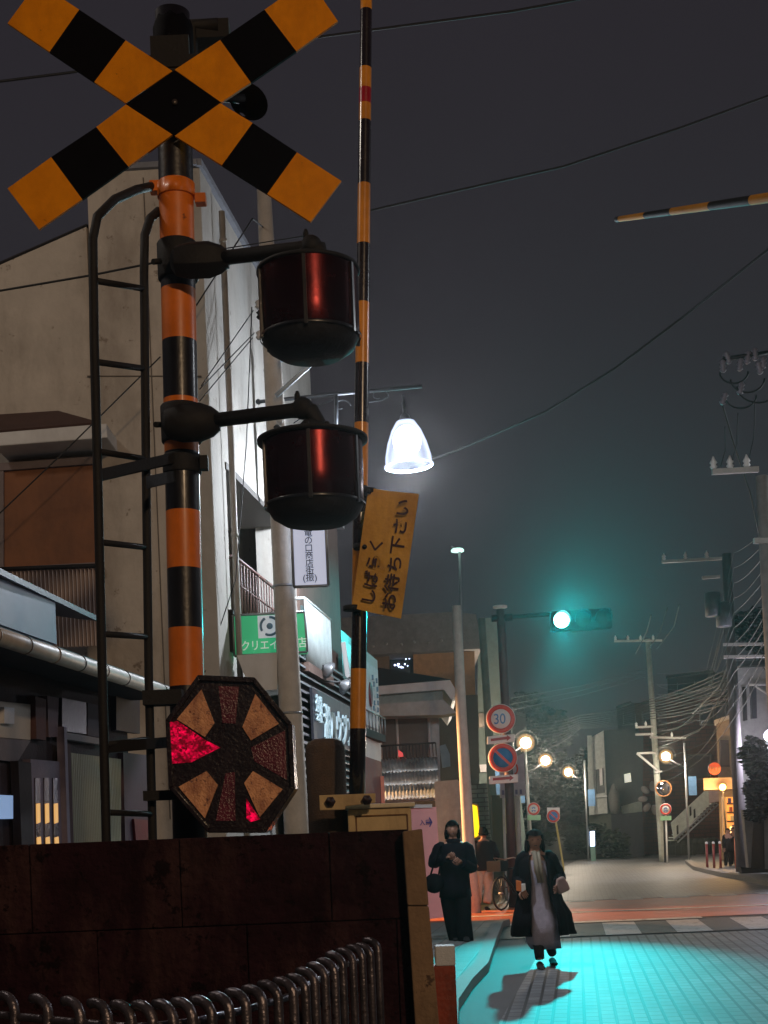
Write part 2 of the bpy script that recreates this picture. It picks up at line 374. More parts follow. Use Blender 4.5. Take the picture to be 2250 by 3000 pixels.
mb = MB(); mb.box(pole_pt(218)+V((0, -.085, 0)), (.16, .03, .22)); mb.box(pole_pt(218)+V((0, -.1, 0)), (.5, .014, .05))
mb.build('board_bracket', m_dark, sig)
mb = MB(); mb.lathe(W(512, 300, 5.878), [(.012, 0), (.012, .006), (1e-4, .008)], 10, Matrix.Rotation(math.radians(90), 3, 'X')); mb.build('bolt', m_bolt, sig)
# rear loudspeaker horn peeking out behind the cross
mb = MB(); mb.lathe(W(728, 298, 6.25), [(.02, -.12), (.03, -.08), (.05, -.04), (.085, 0), (.088, .003), (.08, -.006), (.02, -.08)], 24, Matrix.Rotation(math.radians(78), 3, 'Y') @ Matrix.Rotation(math.radians(68), 3, 'X'), cap=False)
mb.tube([pole_pt(270), W(640, 285, 6.2), W(715, 290, 6.25)], .02); mb.tube([pole_pt(180), W(560, 180, 6.1), W(560, 75, 6.1), W(640, 75, 6.1)], .03)
mb.box(W(600, 105, 6.15), (.22, .12, .08))
mb.build('loudspeaker', m_dark, sig)
# collar under the cross
mb = MB(); mb.lathe(pole_pt(560), [(.079, -.03), (.08, -.028), (.08, .028), (.079, .03)], 32); mb.box(W(457, 550, DP), (.05, .05, .045)); mb.box(W(588, 585, DP), (.045, .05, .04)); 
mb.build('clamp', m_org, sig, bevel=.003)
# two drum lamps on arms
for k, (hy, hx, ay0, ax1, ay1, topc, dcx, dtop, dbot, brim) in enumerate([
        (762, 585, 762, 905, 726, (905, 770), 902, 788, 1050, 0), (1238, 560, 1238, 880, 1200, (905, 1220), 915, 1284, 1540, 1)]):
    dd = 5.72
    mb = MB()
    hub = W(hx, hy, 5.85)
    mb.lathe(hub, [(.03, -.12), (.062, -.1), (.078, -.04), (.078, .04), (.06, .09), (.035, .12)], 20 if k else 6, Matrix.Rotation(math.radians(90), 3, 'Y'))
    mb.lathe(pole_pt(hy+5), [(.082, -.08), (.086, -.07), (.086, .07), (.082, .08)], 24)
    mb.build('clamp', m_dark, sig, bevel=.004)
    mb = MB(); A = W(hx+40, hy-3, 5.84); B = W(ax1, ay1, dd)
    mb.tube([A, A.lerp(B, .9), B, B+V((.045, 0, -.012)), B+V((.065, 0, -.05)), W(dcx, dtop-16, dd)], [.029, .029, .034, .036, .036, .036], 16)
    mb.ball(B+V((.01, 0, .005)), .045); mb.lathe(B+V((-.01, 0, .02)), [(.012, 0), (.012, .04), (.006, .055)], 8)
    mb.tube([A+V((.0, 0, -.005)), A+V((.06, 0, .0))], .04, 16)
    arm = mb.build('lamp_arm', m_dark, sig)
    top = W(dcx, dtop, dd); bot = W(dcx, dbot, dd); hh = top.z-bot.z; R_ = .203
    # neck and lid
    mb = MB()
    mb.lathe(top, [(.035, .07), (.05, .055), (.05, .04), (.11, .03), (.12, .02), (R_*.8, .012), (R_+(.02 if brim else .004), -.004), (R_+(.02 if brim else .006), -.016), (R_, -.018)], 40)
    for q in range(6):
        a = q*math.pi/3+.3; mb.lathe(top+V((.085*math.cos(a), .085*math.sin(a), .03)), [(.012, 0), (.012, .016), (.005, .02)], 6)
    mb.build('lamp_lid', m_dark, sig)
    mb = MB(); mb.lathe(top, [(R_-.002, -.017), (R_-.003, -hh*.5), (R_-.006, -hh*.78), (R_-.03, -hh*.9), (R_-.075, -hh*.98), (1e-4, -hh)], 48, cap=False, mis=[0, 0, 1, 1, 1])
    lens = mb.build('lamp_drum', [m_drum, m_dark], sig)
    mb = MB()
    for ang in (200, 268, 330, 20, 90, 150):
        a = math.radians(ang); p = top+V((math.cos(a)*R_, math.sin(a)*R_, -.02)); mb.box(p+V((0, 0, -hh*.38)), (.012, .014, hh*.76), rz=a)
    mb.lathe(top, [(R_+.001, -hh*.76), (R_+.003, -hh*.765), (R_+.001, -hh*.79)], 48, cap=False)
    mb.build('drum_rib', m_blk, lens)
mb = MB()
for y in (800, 840, 930, 985): mb.ball(W(742, y, 5.8), .012); 
# ladder
mb_r1 = [(447, 545), (400, 556), (335, 585), (285, 635), (272, 700), (276, 1000), (286, 1390), (300, 1990), (312, 2480), (330, 3300)]
mb_r2 = [(465, 618), (440, 640), (424, 690), (422, 800), (424, 1000), (428, 1390), (436, 1990), (448, 2480), (466, 3300)]
lad = []
for pts, d in ((mb_r1, 5.55), (mb_r2, 5.85)):
    mb = MB(); mb.tube([W(x, y, d if i > 2 else DP+(d-DP)*i/3) for i, (x, y) in enumerate(pts)], .0185, 12)
    mb.build('ladder_rail', m_dark, sig)
for (xa, ya), (xb, yb) in [((277, 822), (422, 846)), ((280, 1060), (424, 1080)), ((284, 1322), (427, 1345)), ((290, 1588), (430, 1604)), ((297, 1857), (434, 1866)), ((303, 2182), (440, 2165)), ((308, 2380), (446, 2385))]:
    mb = MB(); mb.tube([W(xa, ya, 5.55), W(xb, yb, 5.85)], .0125, 10); mb.build('rung', m_dark, sig)
for (xa, ya), (xb, yb) in [((286, 1392), (520, 1338)), ((428, 1412), (520, 1392)), ((300, 2190), (545, 2170))]:
    a, b = W(xa, ya, 5.55), W(xb, yb, 5.94); d = (b-a).normalized()
    mb = MB(); mb.prism([a+V((0, 0, .022)), b+V((0, 0, .022)), b-V((0, 0, .022)), a-V((0, 0, .022))], (.0, .02, 0)); mb.build('ladder_bracket', m_dark, sig)
mb = MB(); mb.lathe(pole_pt(1362), [(.078, -.04), (.082, -.036), (.082, .036), (.078, .04)], 32); mb.box(W(598, 1357, 5.97), (.035, .04, .06)); mb.build('clamp', m_dark, sig, bevel=.003)
mb = MB(); mb.tube([W(470, 765, 5.93), W(448, 767, 5.9)], .012, 8); mb.tube([W(470, 1244, 5.93), W(455, 1244, 5.9)], .012, 8); mb.build('bolt', m_dark, sig)
# octagonal emergency lamp with amber kites and lenses, some with a painted red reflection
m_oct = mat('oct_housing', (28, 12, 18), .25, var=.4, scale=12, bump=.25, coat=.6)
m_kite = mat('amber_reflector', (245, 165, 120), .4, var=.35, scale=22, bump=.5, coat=.3, stain=(120, 62, 50), sscale=14, samt=.75, chips=(84, 36, 40), cscale=34, cth=.56)
m_maro = mat('maroon_lens', (95, 22, 44), .2, var=.4, scale=18, bump=.4, coat=.6)
def reflection_mat(name, strength):
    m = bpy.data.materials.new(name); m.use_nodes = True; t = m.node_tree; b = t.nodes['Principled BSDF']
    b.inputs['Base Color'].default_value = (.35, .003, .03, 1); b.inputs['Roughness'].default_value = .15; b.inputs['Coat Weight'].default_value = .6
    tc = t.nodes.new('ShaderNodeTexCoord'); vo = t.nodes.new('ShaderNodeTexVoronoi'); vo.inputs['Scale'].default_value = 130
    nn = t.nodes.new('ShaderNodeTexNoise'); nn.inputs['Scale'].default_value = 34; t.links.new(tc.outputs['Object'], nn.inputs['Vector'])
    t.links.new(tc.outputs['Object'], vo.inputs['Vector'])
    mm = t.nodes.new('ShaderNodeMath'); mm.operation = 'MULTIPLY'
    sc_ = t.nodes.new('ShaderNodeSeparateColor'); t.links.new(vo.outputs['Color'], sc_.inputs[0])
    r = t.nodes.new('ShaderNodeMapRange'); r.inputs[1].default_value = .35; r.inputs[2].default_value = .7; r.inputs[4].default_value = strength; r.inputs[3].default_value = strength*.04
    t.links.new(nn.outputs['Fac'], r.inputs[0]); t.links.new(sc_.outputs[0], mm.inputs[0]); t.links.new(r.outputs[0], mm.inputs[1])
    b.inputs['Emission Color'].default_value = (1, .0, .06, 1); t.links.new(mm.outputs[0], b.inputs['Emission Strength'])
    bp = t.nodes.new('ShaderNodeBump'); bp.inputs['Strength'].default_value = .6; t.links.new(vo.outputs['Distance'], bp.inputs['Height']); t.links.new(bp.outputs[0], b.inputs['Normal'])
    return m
m_lens_reflection = reflection_mat('lens_wedge', 1.35)  # patchy emission paints the reflection of red lamps in the lens
d0 = 5.6
octp = [(579, 1977), (746, 1984), (855, 2118), (864, 2310), (778, 2440), (610, 2440), (495, 2310), (484, 2110)]
mb = MB(); mb.prism([W(x, y, d0) for x, y in octp], (0, .2, 0)); hous = mb.build('emergency_lamp', m_oct, sig, bevel=.012)
mb = MB(); cx_, cy_ = 672, 2212
for i in range(8):
    a = octp[i]; b = octp[(i+1) % 8]; s_ = .93
    ai = (cx_+(a[0]-cx_)*s_, cy_+(a[1]-cy_)*s_); bi = (cx_+(b[0]-cx_)*s_, cy_+(b[1]-cy_)*s_)
    mb.prism([W(*a, d0-.022), W(*b, d0-.022), W(*bi, d0-.022), W(*ai, d0-.022)], (0, .022, 0))
mb.build('lamp_rim', m_oct, hous, bevel=.003)
for pts in ([(590, 2020), (628, 2118), (600, 2159), (518, 2107)], [(748, 2033), (817, 2120), (735, 2169), (710, 2130)], [(605, 2259), (638, 2300), (600, 2397), (523, 2305)], [(741, 2259), (828, 2312), (761, 2394), (715, 2294)]):
    mb = MB(); mb.prism([W(x, y, d0-.012) for x, y in pts], (0, .012, 0)); mb.build('reflector', m_kite, hous)
for pts, m_ in (([(490, 2118), (520, 2112), (598, 2166), (645, 2190), (560, 2233), (496, 2238)], m_lens_reflection), ([(722, 2340), (762, 2400), (735, 2408), (722, 2400)], m_lens_reflection),
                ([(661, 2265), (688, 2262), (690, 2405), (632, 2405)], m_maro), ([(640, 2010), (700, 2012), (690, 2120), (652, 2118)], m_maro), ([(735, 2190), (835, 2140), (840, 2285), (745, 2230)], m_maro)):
    mb = MB(); mb.prism([W(x, y, d0-.006) for x, y in pts], (0, .006, 0)); mb.build('lens_wedge', m_, hous)
mb = MB(); mb.box(W(480, 2045, 5.85), (.16, .1, .06)); mb.build('lamp_bracket', m_dark, hous)
mb = MB(); mb.box(W(480, 2330, 5.8), (.16, .06, .04)); mb.build('lamp_bracket', m_dark, hous)

# ================================================================== LEFT GATE ARM + BARRIER MACHINE
DG = 6.8
gm = thing('crossing_gate', 'yellow and black striped gate arm standing upright on its machine behind the wall', 'crossing gate', V((-.1, DG, 0)))
gb = [(-60, 0), (30, 0), (30.4, 1), (200, 1), (200.4, 0), (260, 0), (260.4, 2), (305, 2), (305.4, 0), (355, 0), (355.4, 1), (540, 1), (540.4, 0), (715, 0), (715.4, 1), (887, 1), (887.4, 0), (1065, 0), (1065.4, 1), (1240, 1), (1240.4, 0), (1425, 0), (1425.4, 1), (1608, 1), (1608.4, 0), (1775, 0), (1775.4, 1), (1960, 1), (1960.4, 0), (2135, 0), (2135.4, 1), (2328, 1)]
def arm_pt(y): return W(1073-(y*.0115), y, DG)
mb = MB(); mb.tube([arm_pt(y) for y, _ in gb], [.0275+.012*(y+60)/2400 for y, _ in gb], 24, mis=[gb[i+1][1] for i in range(len(gb)-1)])
mb.build('gate_arm', [mat('gate_yellow', (232, 150, 30), .3, var=.12, scale=6, bump=.05, coat=.5, stain=(120, 75, 30), sscale=5, samt=.5), mat('gate_black', (30, 17, 22), .25, var=.3, scale=6, bump=.05, coat=.6), mat('gate_red', (170, 20, 40), .3)], gm)
m_cyl = mat('machine_brown', (84, 66, 54), .75, var=.25, scale=20, bump=.6, stain=(48, 34, 30), sscale=4)
c = W(957, 2300, 7.15); ztop = W(957, 2163, 7.15).z
mb = MB(); r_ = .1; mb.lathe(V((c.x, 7.15, 0)), [(r_, 0), (r_, ztop-.05), (r_-.012, ztop-.02), (r_-.04, ztop-.004), (1e-4, ztop)], 32); mb.build('counterweight_drum', m_cyl, gm)
m_beige = mat('machine_beige', (205, 178, 130), .5, var=.1, scale=8, bump=.15, stain=(120, 90, 60), sscale=4, samt=.5)
a = W(1012, 2372, 6.86); b = W(1210, 2362, 6.86)
mb = MB(); mb.box(((a.x+b.x)/2, 7.05, (a.z)/2+.1), (b.x-a.x-.02, .38, a.z-.2)); box = mb.build('machine_box', m_beige, gm, bevel=.008)
mb = MB(); mb.box(((a.x+b.x)/2+.0, 7.05, a.z+.012), (b.x-a.x+.02, .42, .022)); mb.build('machine_lid', mat('lid_pale', (225, 212, 185), .5), gm, bevel=.006)
mb = MB(); z1 = a.z-.035
fr = [(a.x+.05, z1), (b.x-.03, z1), (b.x-.03, z1-.5), (a.x+.05, z1-.5)]
for i in range(4):
    p, q = fr[i], fr[(i+1) % 4]; mb.tube([V((p[0], 6.856, p[1])), V((q[0], 6.856, q[1]))], .004, 6)
mb.build('door_outline', mat('outline_brown', (120, 85, 50), .6), box)
a = W(935, 2350, 6.72); b = W(1100, 2343, 6.72)
mb = MB(); mb.prism([W(935, 2330, 6.72), W(1100, 2324, 6.72), W(1100, 2352, 6.72), W(1012, 2362, 6.72), W(1010, 2372, 6.72), W(937, 2374, 6.72)], (0, .03, 0)); mb.build('arm_plate', m_beige, gm, bevel=.003)
for px, py in ((968, 2349), (1075, 2344)):
    mb = MB(); mb.lathe(W(px, py, 6.715), [(.018, 0), (.026, .006), (.024, .02), (.01, .026), (.01, .04), (1e-4, .041)], 6, Matrix.Rotation(math.radians(90), 3, 'X')); mb.build('bolt', mat('bolt_dark', (52, 28, 26), .5), gm)
# hand-lettered banner clamped to the arm
ban = thing('waiting_banner', 'tilted amber cloth banner with dark handwritten Japanese letters tied to the upright gate arm', 'banner', W(1050, 1600, 6.74))
m_ban = mat('banner_cloth', (222, 172, 78), .8, var=.12, scale=6, bump=.4, stain=(150, 95, 40), sscale=5, samt=.5)
q = [W(1080, 1427, 6.7), W(1227, 1448, 6.66), W(1175, 1812, 6.66), W(1030, 1780, 6.7)]
def bq(s_, t_):                      # s across the short side, t up
    p = (q[3].lerp(q[2], s_)).lerp(q[0].lerp(q[1], s_), t_)
    return p+V((0, .012*math.sin(t_*7+s_*2)+.008*math.sin(s_*5), 0))
mb = MB(); nu, nv = 10, 24; vs = []; fs = []
for o_ in (0, .004):
    for j in range(nv+1):
        for i in range(nu+1): vs.append(bq(i/nu, j/nv)+V((0, o_, 0)))
N_ = (nu+1)*(nv+1)
for j in range(nv):
    for i in range(nu):
        k = j*(nu+1)+i; fs.append((k, k+1, k+nu+2, k+nu+1)); fs.append((N_+k, N_+k+nu+1, N_+k+nu+2, N_+k+1))
mb.add(vs, fs, smooth=True); mb.build('cloth', m_ban, ban, noflip=True)
up = (q[0]-q[3]).normalized(); ac = (q[1]-q[0]).normalized()
import bpy as _b
def btext(body, s_, t0, size, sq):
    text(body, 'lettering', ink, ban, bq(s_, t0)+V((0, -.022, 0)), up, -ac, size, .002, .016, squeeze=sq)
btext('しばらく', .42, .05, .074, 1.1)
btext('お待ち下さい', .84, .035, .074, 1.2)
for px, py in ((1076, 1440), (1062, 1602), (1032, 1782)):
    mb = MB(); mb.lathe(W(px, py, 6.74), [(.042, -.012), (.044, -.01), (.044, .01), (.042, .012)], 20); mb.ball(W(px+6, py, 6.69), .012); mb.build('tie', m_dark, ban)
# right gate arm reaching in overhead
g2 = thing('crossing_gate', 'second striped crossing gate arm reaching in overhead from the right edge against the sky', 'crossing gate', W(2700, 3400, 8.2))
A = W(1806, 643, 11); B = W(2420, 555, 8.6)
ts = [0, .02, .17, .171, .315, .316, .51, .511, .7, .701, .85, .851, 1]; cs = [1, 0, 0, 1, 1, 0, 0, 1, 1, 0, 0, 1]
mb = MB(); mb.tube([A.lerp(B, t) for t in ts], [.02+.016*t for t in ts], 16, mis=cs); mb.build('gate_arm', [mat('arm_amber', (205, 140, 40), .75, bump=.1), m_dark], g2)
mb = MB(); mb.tube([B, V((B.x+.05, B.y, 0))], .06, 16); mb.build('gate_post', m_blk, g2)

# ================================================================== WALL, PIER, RAILING, BOLLARD
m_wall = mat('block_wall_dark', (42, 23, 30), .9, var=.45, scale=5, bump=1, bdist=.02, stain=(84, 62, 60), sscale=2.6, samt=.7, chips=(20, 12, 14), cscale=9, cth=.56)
m_joint = mat('wall_joint', (34, 24, 26), .95)
wl = thing('block_wall', 'dark stained concrete block wall crossing the lower left in front of the signal', 'wall', V((-1, 5.3, 0)))
zt = 1.524
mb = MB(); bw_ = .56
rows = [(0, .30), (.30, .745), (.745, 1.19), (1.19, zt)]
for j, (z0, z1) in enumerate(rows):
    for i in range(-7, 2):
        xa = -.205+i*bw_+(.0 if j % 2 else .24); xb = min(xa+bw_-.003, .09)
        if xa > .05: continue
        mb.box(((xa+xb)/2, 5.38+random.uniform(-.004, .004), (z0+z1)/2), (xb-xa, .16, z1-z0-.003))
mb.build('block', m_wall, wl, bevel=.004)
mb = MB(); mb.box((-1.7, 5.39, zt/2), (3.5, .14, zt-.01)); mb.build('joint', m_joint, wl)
m_pier = mat('pier_tan', (132, 108, 84), .85, var=.2, scale=9, bump=.6, stain=(86, 62, 46), sscale=3.5, samt=.8, chips=(60, 42, 34), cscale=9, cth=.6)
pr = thing('wall_pier', 'tan stained concrete pier ending the dark block wall', 'pier', V((.1, 5.2, 0)))
for (ya, yb) in ((2428, 2653), (2655, 3060), (3062, 3640)):
    f = lambda y: (1180+(y-2440)*.064, 1237+(y-2430)*.087)
    (la, ra), (lb, rb) = f(ya), f(yb)
    mb = MB(); mb.prism([W(la, ya+(8 if ya == 2428 else 0), 5.2), W(ra, ya, 5.2), W(rb, yb, 5.2), W(lb, yb, 5.2)], (0, .28, 0)); mb.build('pier_block', m_pier, pr, bevel=.006)
fence = thing('pipe_fence', 'low fence of dark glossy pipe pickets with bent tops before the block wall', 'fence', V((-.3, 4, 0)))
tops = [(35, 675), (165, 685), (290, 695), (395, 703), (487, 710), (570, 712), (650, 708), (725, 700), (800, 693), (870, 677), (935, 663), (1000, 650), (1060, 632), (1120, 618), (1168, 605), (1205, 580), (1245, 560), (1283, 543), (1315, 518), (1355, 503), (1392, 490), (1425, 483), (1455, 462)]
m_pipe = mat('pipe_chrome_dark', (104, 98, 104), .33, .75, var=.4, scale=14, bump=.3, chips=(60, 40, 36), cth=.6)
base = []
for x, y in [(-120, 668)]+tops:
    px, py = x*.7535, 2400+y*.7535; u, v = px-CX, CY-py; d = (1.5-1.15)*F/-(-u*sr+v*cr); p = W(px, py, d); base.append(p)
    sc_ = .022
    mb = MB(); arc = [V((p.x+.012, p.y, 0)), V((p.x+.012, p.y, 1.105))]
    for t in range(1, 9):
        a = t/8*math.pi*.62; arc.append(V((p.x+.012-.034*(1-math.cos(a)), p.y+.03*(1-math.cos(a)), 1.105+.036*math.sin(a))))
    mb.tube(arc, .0125, 14); mb.build('picket', m_pipe, fence)
mb = MB(); mb.tube([V((p.x, p.y+.022, .25)) for p in base], .016, 10); mb.build('rail', m_pipe, fence)
mb = MB(); mb.tube([V((p.x-.03, p.y+.045, 1.09)) for p in base], .01, 10); mb.build('rail', m_pipe, fence)
bo = thing('bollard', 'square orange post with pale silver reflective cap beside the kerb', 'post', V((.4, 7, 0)))
A = W(1300, 2830, 7.0); zc = W(1300, 2772, 7.0).z
mb = MB(); mb.box((A.x, 7.06, (A.z)/2), (.115, .12, A.z)); mb.build('shaft', mat('post_orange', (140, 50, 20), .5, var=.35, scale=7, bump=.3, stain=(52, 16, 12), sscale=4, samt=.8), bo, bevel=.006)
mb = MB(); mb.box((A.x+.01, 7.06, (A.z+zc)/2), (.098, .125, zc-A.z)); mb.build('cap', mat('cap_silver', (200, 205, 215), .5, var=.1, scale=20, bump=.3), bo, bevel=.006)

# ================================================================== LEFT FRONTAGES
def front_pt(x0, d, z): return V((x0+TS*d, d, z))
A1 = thing('white_plaster_building', 'tall cream plaster building with bare upper wall behind the crossing signal', 'building', V((-1.5, 13, 0)))
zr = 7.69
def PF(px, py, d=13.0): return W(px, py, d)
mb = MB()
pl_ = [PF(-600, 1000), PF(0, 772), PF(250, 662)]
# left lower-roofed part and tall part, extruded away from the viewer
mb.prism([V((-9, 13, 0)), V((PF(262, 900).x, 13, 0)), V((PF(262, 900).x, 13, PF(258, 660).z)), pl_[2], pl_[1], pl_[0], V((-9, 13, PF(-600, 1000).z-.6))], (1.3, 6, 0))
mb.build('side_wing', m_plaster, A1)
xw0 = PF(257, 560).x; xc = -3.23+TS*13
mb = MB()
mb.prism([V((xw0, 12.98, 0)), V((xc-.16, 12.98, 0)), V((xc-.16, 12.98, zr)), V((xw0, 12.98, PF(257, 512).z))], (.08, .7, 0)); mb.build('front_wall', m_plaster, A1)
# street-side wall in pieces round the recessed balcony (opening d 13.65..16.2, z 3.6..5.15)
def side_block(d0_, d1_, z0, z1, dep=.25, out_=0.0, mi=None, mb=None):
    p0, p1 = front_pt(-3.23+out_, d0_, z0), front_pt(-3.23+out_, d1_, z0)
    mb.prism([p0, p1, p1-V((dep, 0, 0)), p0-V((dep, 0, 0))], (0, 0, z1-z0))
mb = MB()
side_block(13.0, 13.42, 0, zr+.0, .22, .02, mb=mb); mb.build('corner_pilaster', m_plasw, A1, bevel=.01)
mb = MB(); side_block(13.42, 18.46, 5.15, zr, .3, mb=mb); side_block(13.42, 13.62, 0, 5.148, .3, mb=mb); side_block(16.2, 18.46, 0, 5.148, .3, mb=mb); side_block(13.62, 16.2, 0, 3.6, .3, mb=mb)
mb.build('street_wall', m_plasw, A1)
mb = MB(); side_block(13.45, 16.4, 3.5, 5.3, .08, -1.0, mb=mb); mb.build('balcony_wall', mat('balcony_blue', (150, 160, 178), .7, var=.06), A1)
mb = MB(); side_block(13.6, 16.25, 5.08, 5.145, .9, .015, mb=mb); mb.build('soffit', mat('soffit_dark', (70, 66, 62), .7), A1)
mb = MB(); side_block(13.6, 16.25, 3.52, 3.6, .9, .0, mb=mb); mb.build('balcony_floor', mat('floor_grey', (140, 140, 140), .7), A1)
mb = MB()
pA, pB, pC = front_pt(-3.19, 13.66, 4.25), front_pt(-3.19, 16.1, 4.25), V((-2.15, 13.66, 4.25))
mb.tube([pC, pA, pB], .02, 8)
for i in range(20): p = pA.lerp(pB, i/19); mb.tube([p, V((p.x, p.y, 3.6))], .008, 6)
mb.tube([pA-V((0, 0, .25)), pB-V((0, 0, .25))], .01, 6)
mb.build('balcony_railing', mat('railing_brown', (98, 66, 60), .5), A1)
mb = MB(); side_block(12.95, 18.5, zr, zr+.06, .35, .05, mb=mb); mb.prism([V((xw0-.05, 12.93, PF(257, 512).z)), V((xc, 12.93, zr)), V((xc, 12.93, zr+.05)), V((xw0-.05, 12.93, PF(257, 512).z+.05))], (.08, .6, 0)); mb.build('roof_edge', mat('edge_grey', (120, 122, 130), .6), A1)
mb = MB(); mb.prism([PF(-600, 990), PF(0, 766), PF(254, 655), PF(254, 664), PF(0, 776), PF(-600, 1000)], (1.3, 6.0, 0)); mb.build('wing_roof', m_dark, A1)
# front openings
mb = MB(); mb.prism([PF(8, 1378, 12.9), PF(277, 1356, 12.9), PF(284, 1655, 12.9), PF(8, 1672, 12.9)], (0, .1, 0)); w_ = mb.build('shutter', mat('shutter_brown', (128, 84, 56), .75, var=.2, scale=3, bump=.4, stain=(70, 46, 38), sscale=1.5), A1)
mb = MB(); mb.prism([PF(-20, 1358, 12.86), PF(290, 1336, 12.86), PF(290, 1357, 12.86), PF(-20, 1380, 12.86)], (0, .13, 0)); mb.prism([PF(-20, 1664, 12.86), PF(292, 1646, 12.86), PF(292, 1666, 12.86), PF(-20, 1684, 12.86)], (0, .13, 0)); mb.prism([PF(-20, 1380, 12.87), PF(10, 1378, 12.87), PF(10, 1665, 12.87), PF(-20, 1665, 12.87)], (0, .12, 0)); mb.build('window_frame', mat('frame_grey', (120, 108, 108), .7), w_)
mb = MB(); mb.prism([PF(-20, 1268, 12.5), PF(312, 1240, 12.5), PF(315, 1282, 12.5), PF(-20, 1308, 12.5)], (0, .48, 0)); mb.build('canopy', m_white, A1, bevel=.01)
mb = MB(); mb.prism([PF(-20, 1262, 12.55), PF(290, 1236, 12.55), PF(170, 1203, 12.97), PF(-20, 1215, 12.97)], (0, .02, -.02)); mb.build('canopy_top', mat('canopy_brown', (84, 62, 56), .8), A1)
mb = MB(); p = front_pt(-3.14, 13.5, 0); mb.tube([V((p.x, p.y, .2)), V((p.x, p.y, 7.5))], .03, 10)
for z in (1.2, 2.8, 4.4, 6.0, 7.2): mb.tube([V((p.x, p.y, z)), V((p.x, p.y, z+.04))], .038, 10)
mb.build('downpipe', mat('pipe_ivory', (160, 154, 146), .6), A1)
mb = MB(); mb.prism([PF(255, 1100, 12.97), PF(590, 1100, 12.97), PF(590, 1103, 12.97), PF(255, 1103, 12.97)], (0, .02, 0)); mb.prism([PF(418, 520, 12.972), PF(421, 520, 12.972), PF(500, 2400, 12.972), PF(497, 2400, 12.972)], (0, .02, 0)); mb.build('panel_joint', mat('joint_grey', (104, 96, 88), .9), A1)
# side lower things: little white cabinet etc.
mb = MB(); mb.prism([W(693, 1920, 13.2), W(812, 1912, 13.2), W(812, 2020, 13.2), W(735, 2025, 13.2)], (0, .5, 0)); mb.build('awning_box', m_white, A1)
cor = thing('corrugated_screen', 'pale corrugated sheet screen below the brown shutter behind the ladder', 'screen', W(140, 1750, 12.2))
mb = MB(); n_ = 84; vs = []; a0 = W(-40, 1672, 12.2); a1_ = W(284, 1660, 12.2); z0 = W(100, 1900, 12.2).z
for i in range(n_*4+1):
    t = i/(n_*4); p = a0.lerp(a1_, t); yy = 12.2+.034*math.sin(i/4*2*math.pi*.33)
    vs += [V((p.x, yy, p.z)), V((p.x, yy, z0))]
mb.add(vs, [(2*i, 2*i+2, 2*i+3, 2*i+1) for i in range(n_*4)], smooth=True); mb.build('sheet', mat('corrugated_white', (205, 190, 185), .5, var=.08, scale=3), cor, noflip=True)
mb = MB(); mb.tube([a0+V((0, -.04, .0)), a1_+V((0, -.04, 0))], .02, 8); mb.build('top_rail', m_dark, cor)

# building beside it, brown, with green-lit balcony
A2 = thing('brown_building', 'narrow dull brown building with a railed balcony next to the cream building', 'building', front_pt(-3.3, 18.5, 0))
mb = MB(); side_block(18.48, 19.95, 0, 5.86, 3, .03, mb=mb); side_block(16.95, 18.478, 0, 5.86, .3, .03, mb=mb); mb.build('wall', m_brown, A2)
mb = MB(); side_block(16.9, 20.05, 5.86, 5.95, 3.1, .12, mb=mb); mb.build('roof_edge', mat('edge_pale', (170, 175, 185), .6), A2)
ra = PL(892, 1752, -2.95); rb = PL(966, 1808, -2.95); zb = PL(966, 1915, -2.95).z
mb = MB(); d_a, d_b = ra.y, rb.y
mb.tube([ra, V((rb.x, rb.y, ra.z))], .018, 8)
for i in range(44):
    t = i/43; p = ra.lerp(V((rb.x, rb.y, ra.z)), t); mb.tube([p, V((p.x, p.y, ra.z-.72))], .009, 5)
mb.tube([ra-V((.3, 0, 0)), ra], .018, 8)
mb.build('balcony_railing', mat('railing_pale', (190, 200, 200), .4), A2)
mb = MB(); p0, p1 = V((ra.x-.03, ra.y, ra.z-.08)), V((rb.x-.03, rb.y, ra.z-.08)); mb.prism([p0, p1, p1-V((0, 0, .62)), p0-V((0, 0, .62))], (-.02, 0, 0)); mb.build('balcony_panel', bump_wave(mat('panel_pale', (80, 100, 100), .6), 8, 'Y'), A2)
mb = MB(); p0, p1 = V((ra.x+.02, ra.y-.02, ra.z-.72)), V((rb.x+.02, rb.y+.05, ra.z-.72)); mb.prism([p0, p1, p1-V((.5, 0, 0)), p0-V((.5, 0, 0))], (0, 0, -.1)); mb.build('balcony_floor', m_brown, A2)
# green lit shop sign
gs = thing('shop_sign', 'green lit projecting shop sign with white Japanese letters on the cream building', 'sign', W(790, 1860, 13.6))
a, b, c_, d_ = W(682, 1803, 13.5), W(893, 1793, 13.5), W(900, 1910, 13.5), W(687, 1922, 13.5)
m_grn = mat('green_panel', (58, 168, 120), .4, var=.05, scale=2, bump=0, emit=.42, ecol=(60, 190, 130))
mb = MB(); mb.prism([a, b, c_, d_], (0, .16, 0)); mb.build('panel', m_grn, gs, bevel=.006)
mb = MB()
for p, q_ in ((a, b), (b, c_), (c_, d_), (d_, a)): mb.tube([p+V((0, -.005, 0)), q_+V((0, -.005, 0))], .012, 6)
mb.build('frame', m_steel, gs)
mb = MB(); mb.prism([W(754, 1804, 13.49), W(822, 1801, 13.49), W(826, 1866, 13.49), W(757, 1870, 13.49)], (0, .01, 0)); lg = mb.build('emblem_panel', mat('emblem_white', (205, 215, 220), .5, emit=.35, ecol=(205, 215, 225)), gs)
mb = MB(); cc = W(790, 1834, 13.48)
for a0_ in range(3):
    pts = [cc+V((math.cos(t)*.085, 0, math.sin(t)*.085)) for t in [math.radians(a0_*120+s_*9) for s_ in range(11)]]; mb.tube(pts, .012, 6)
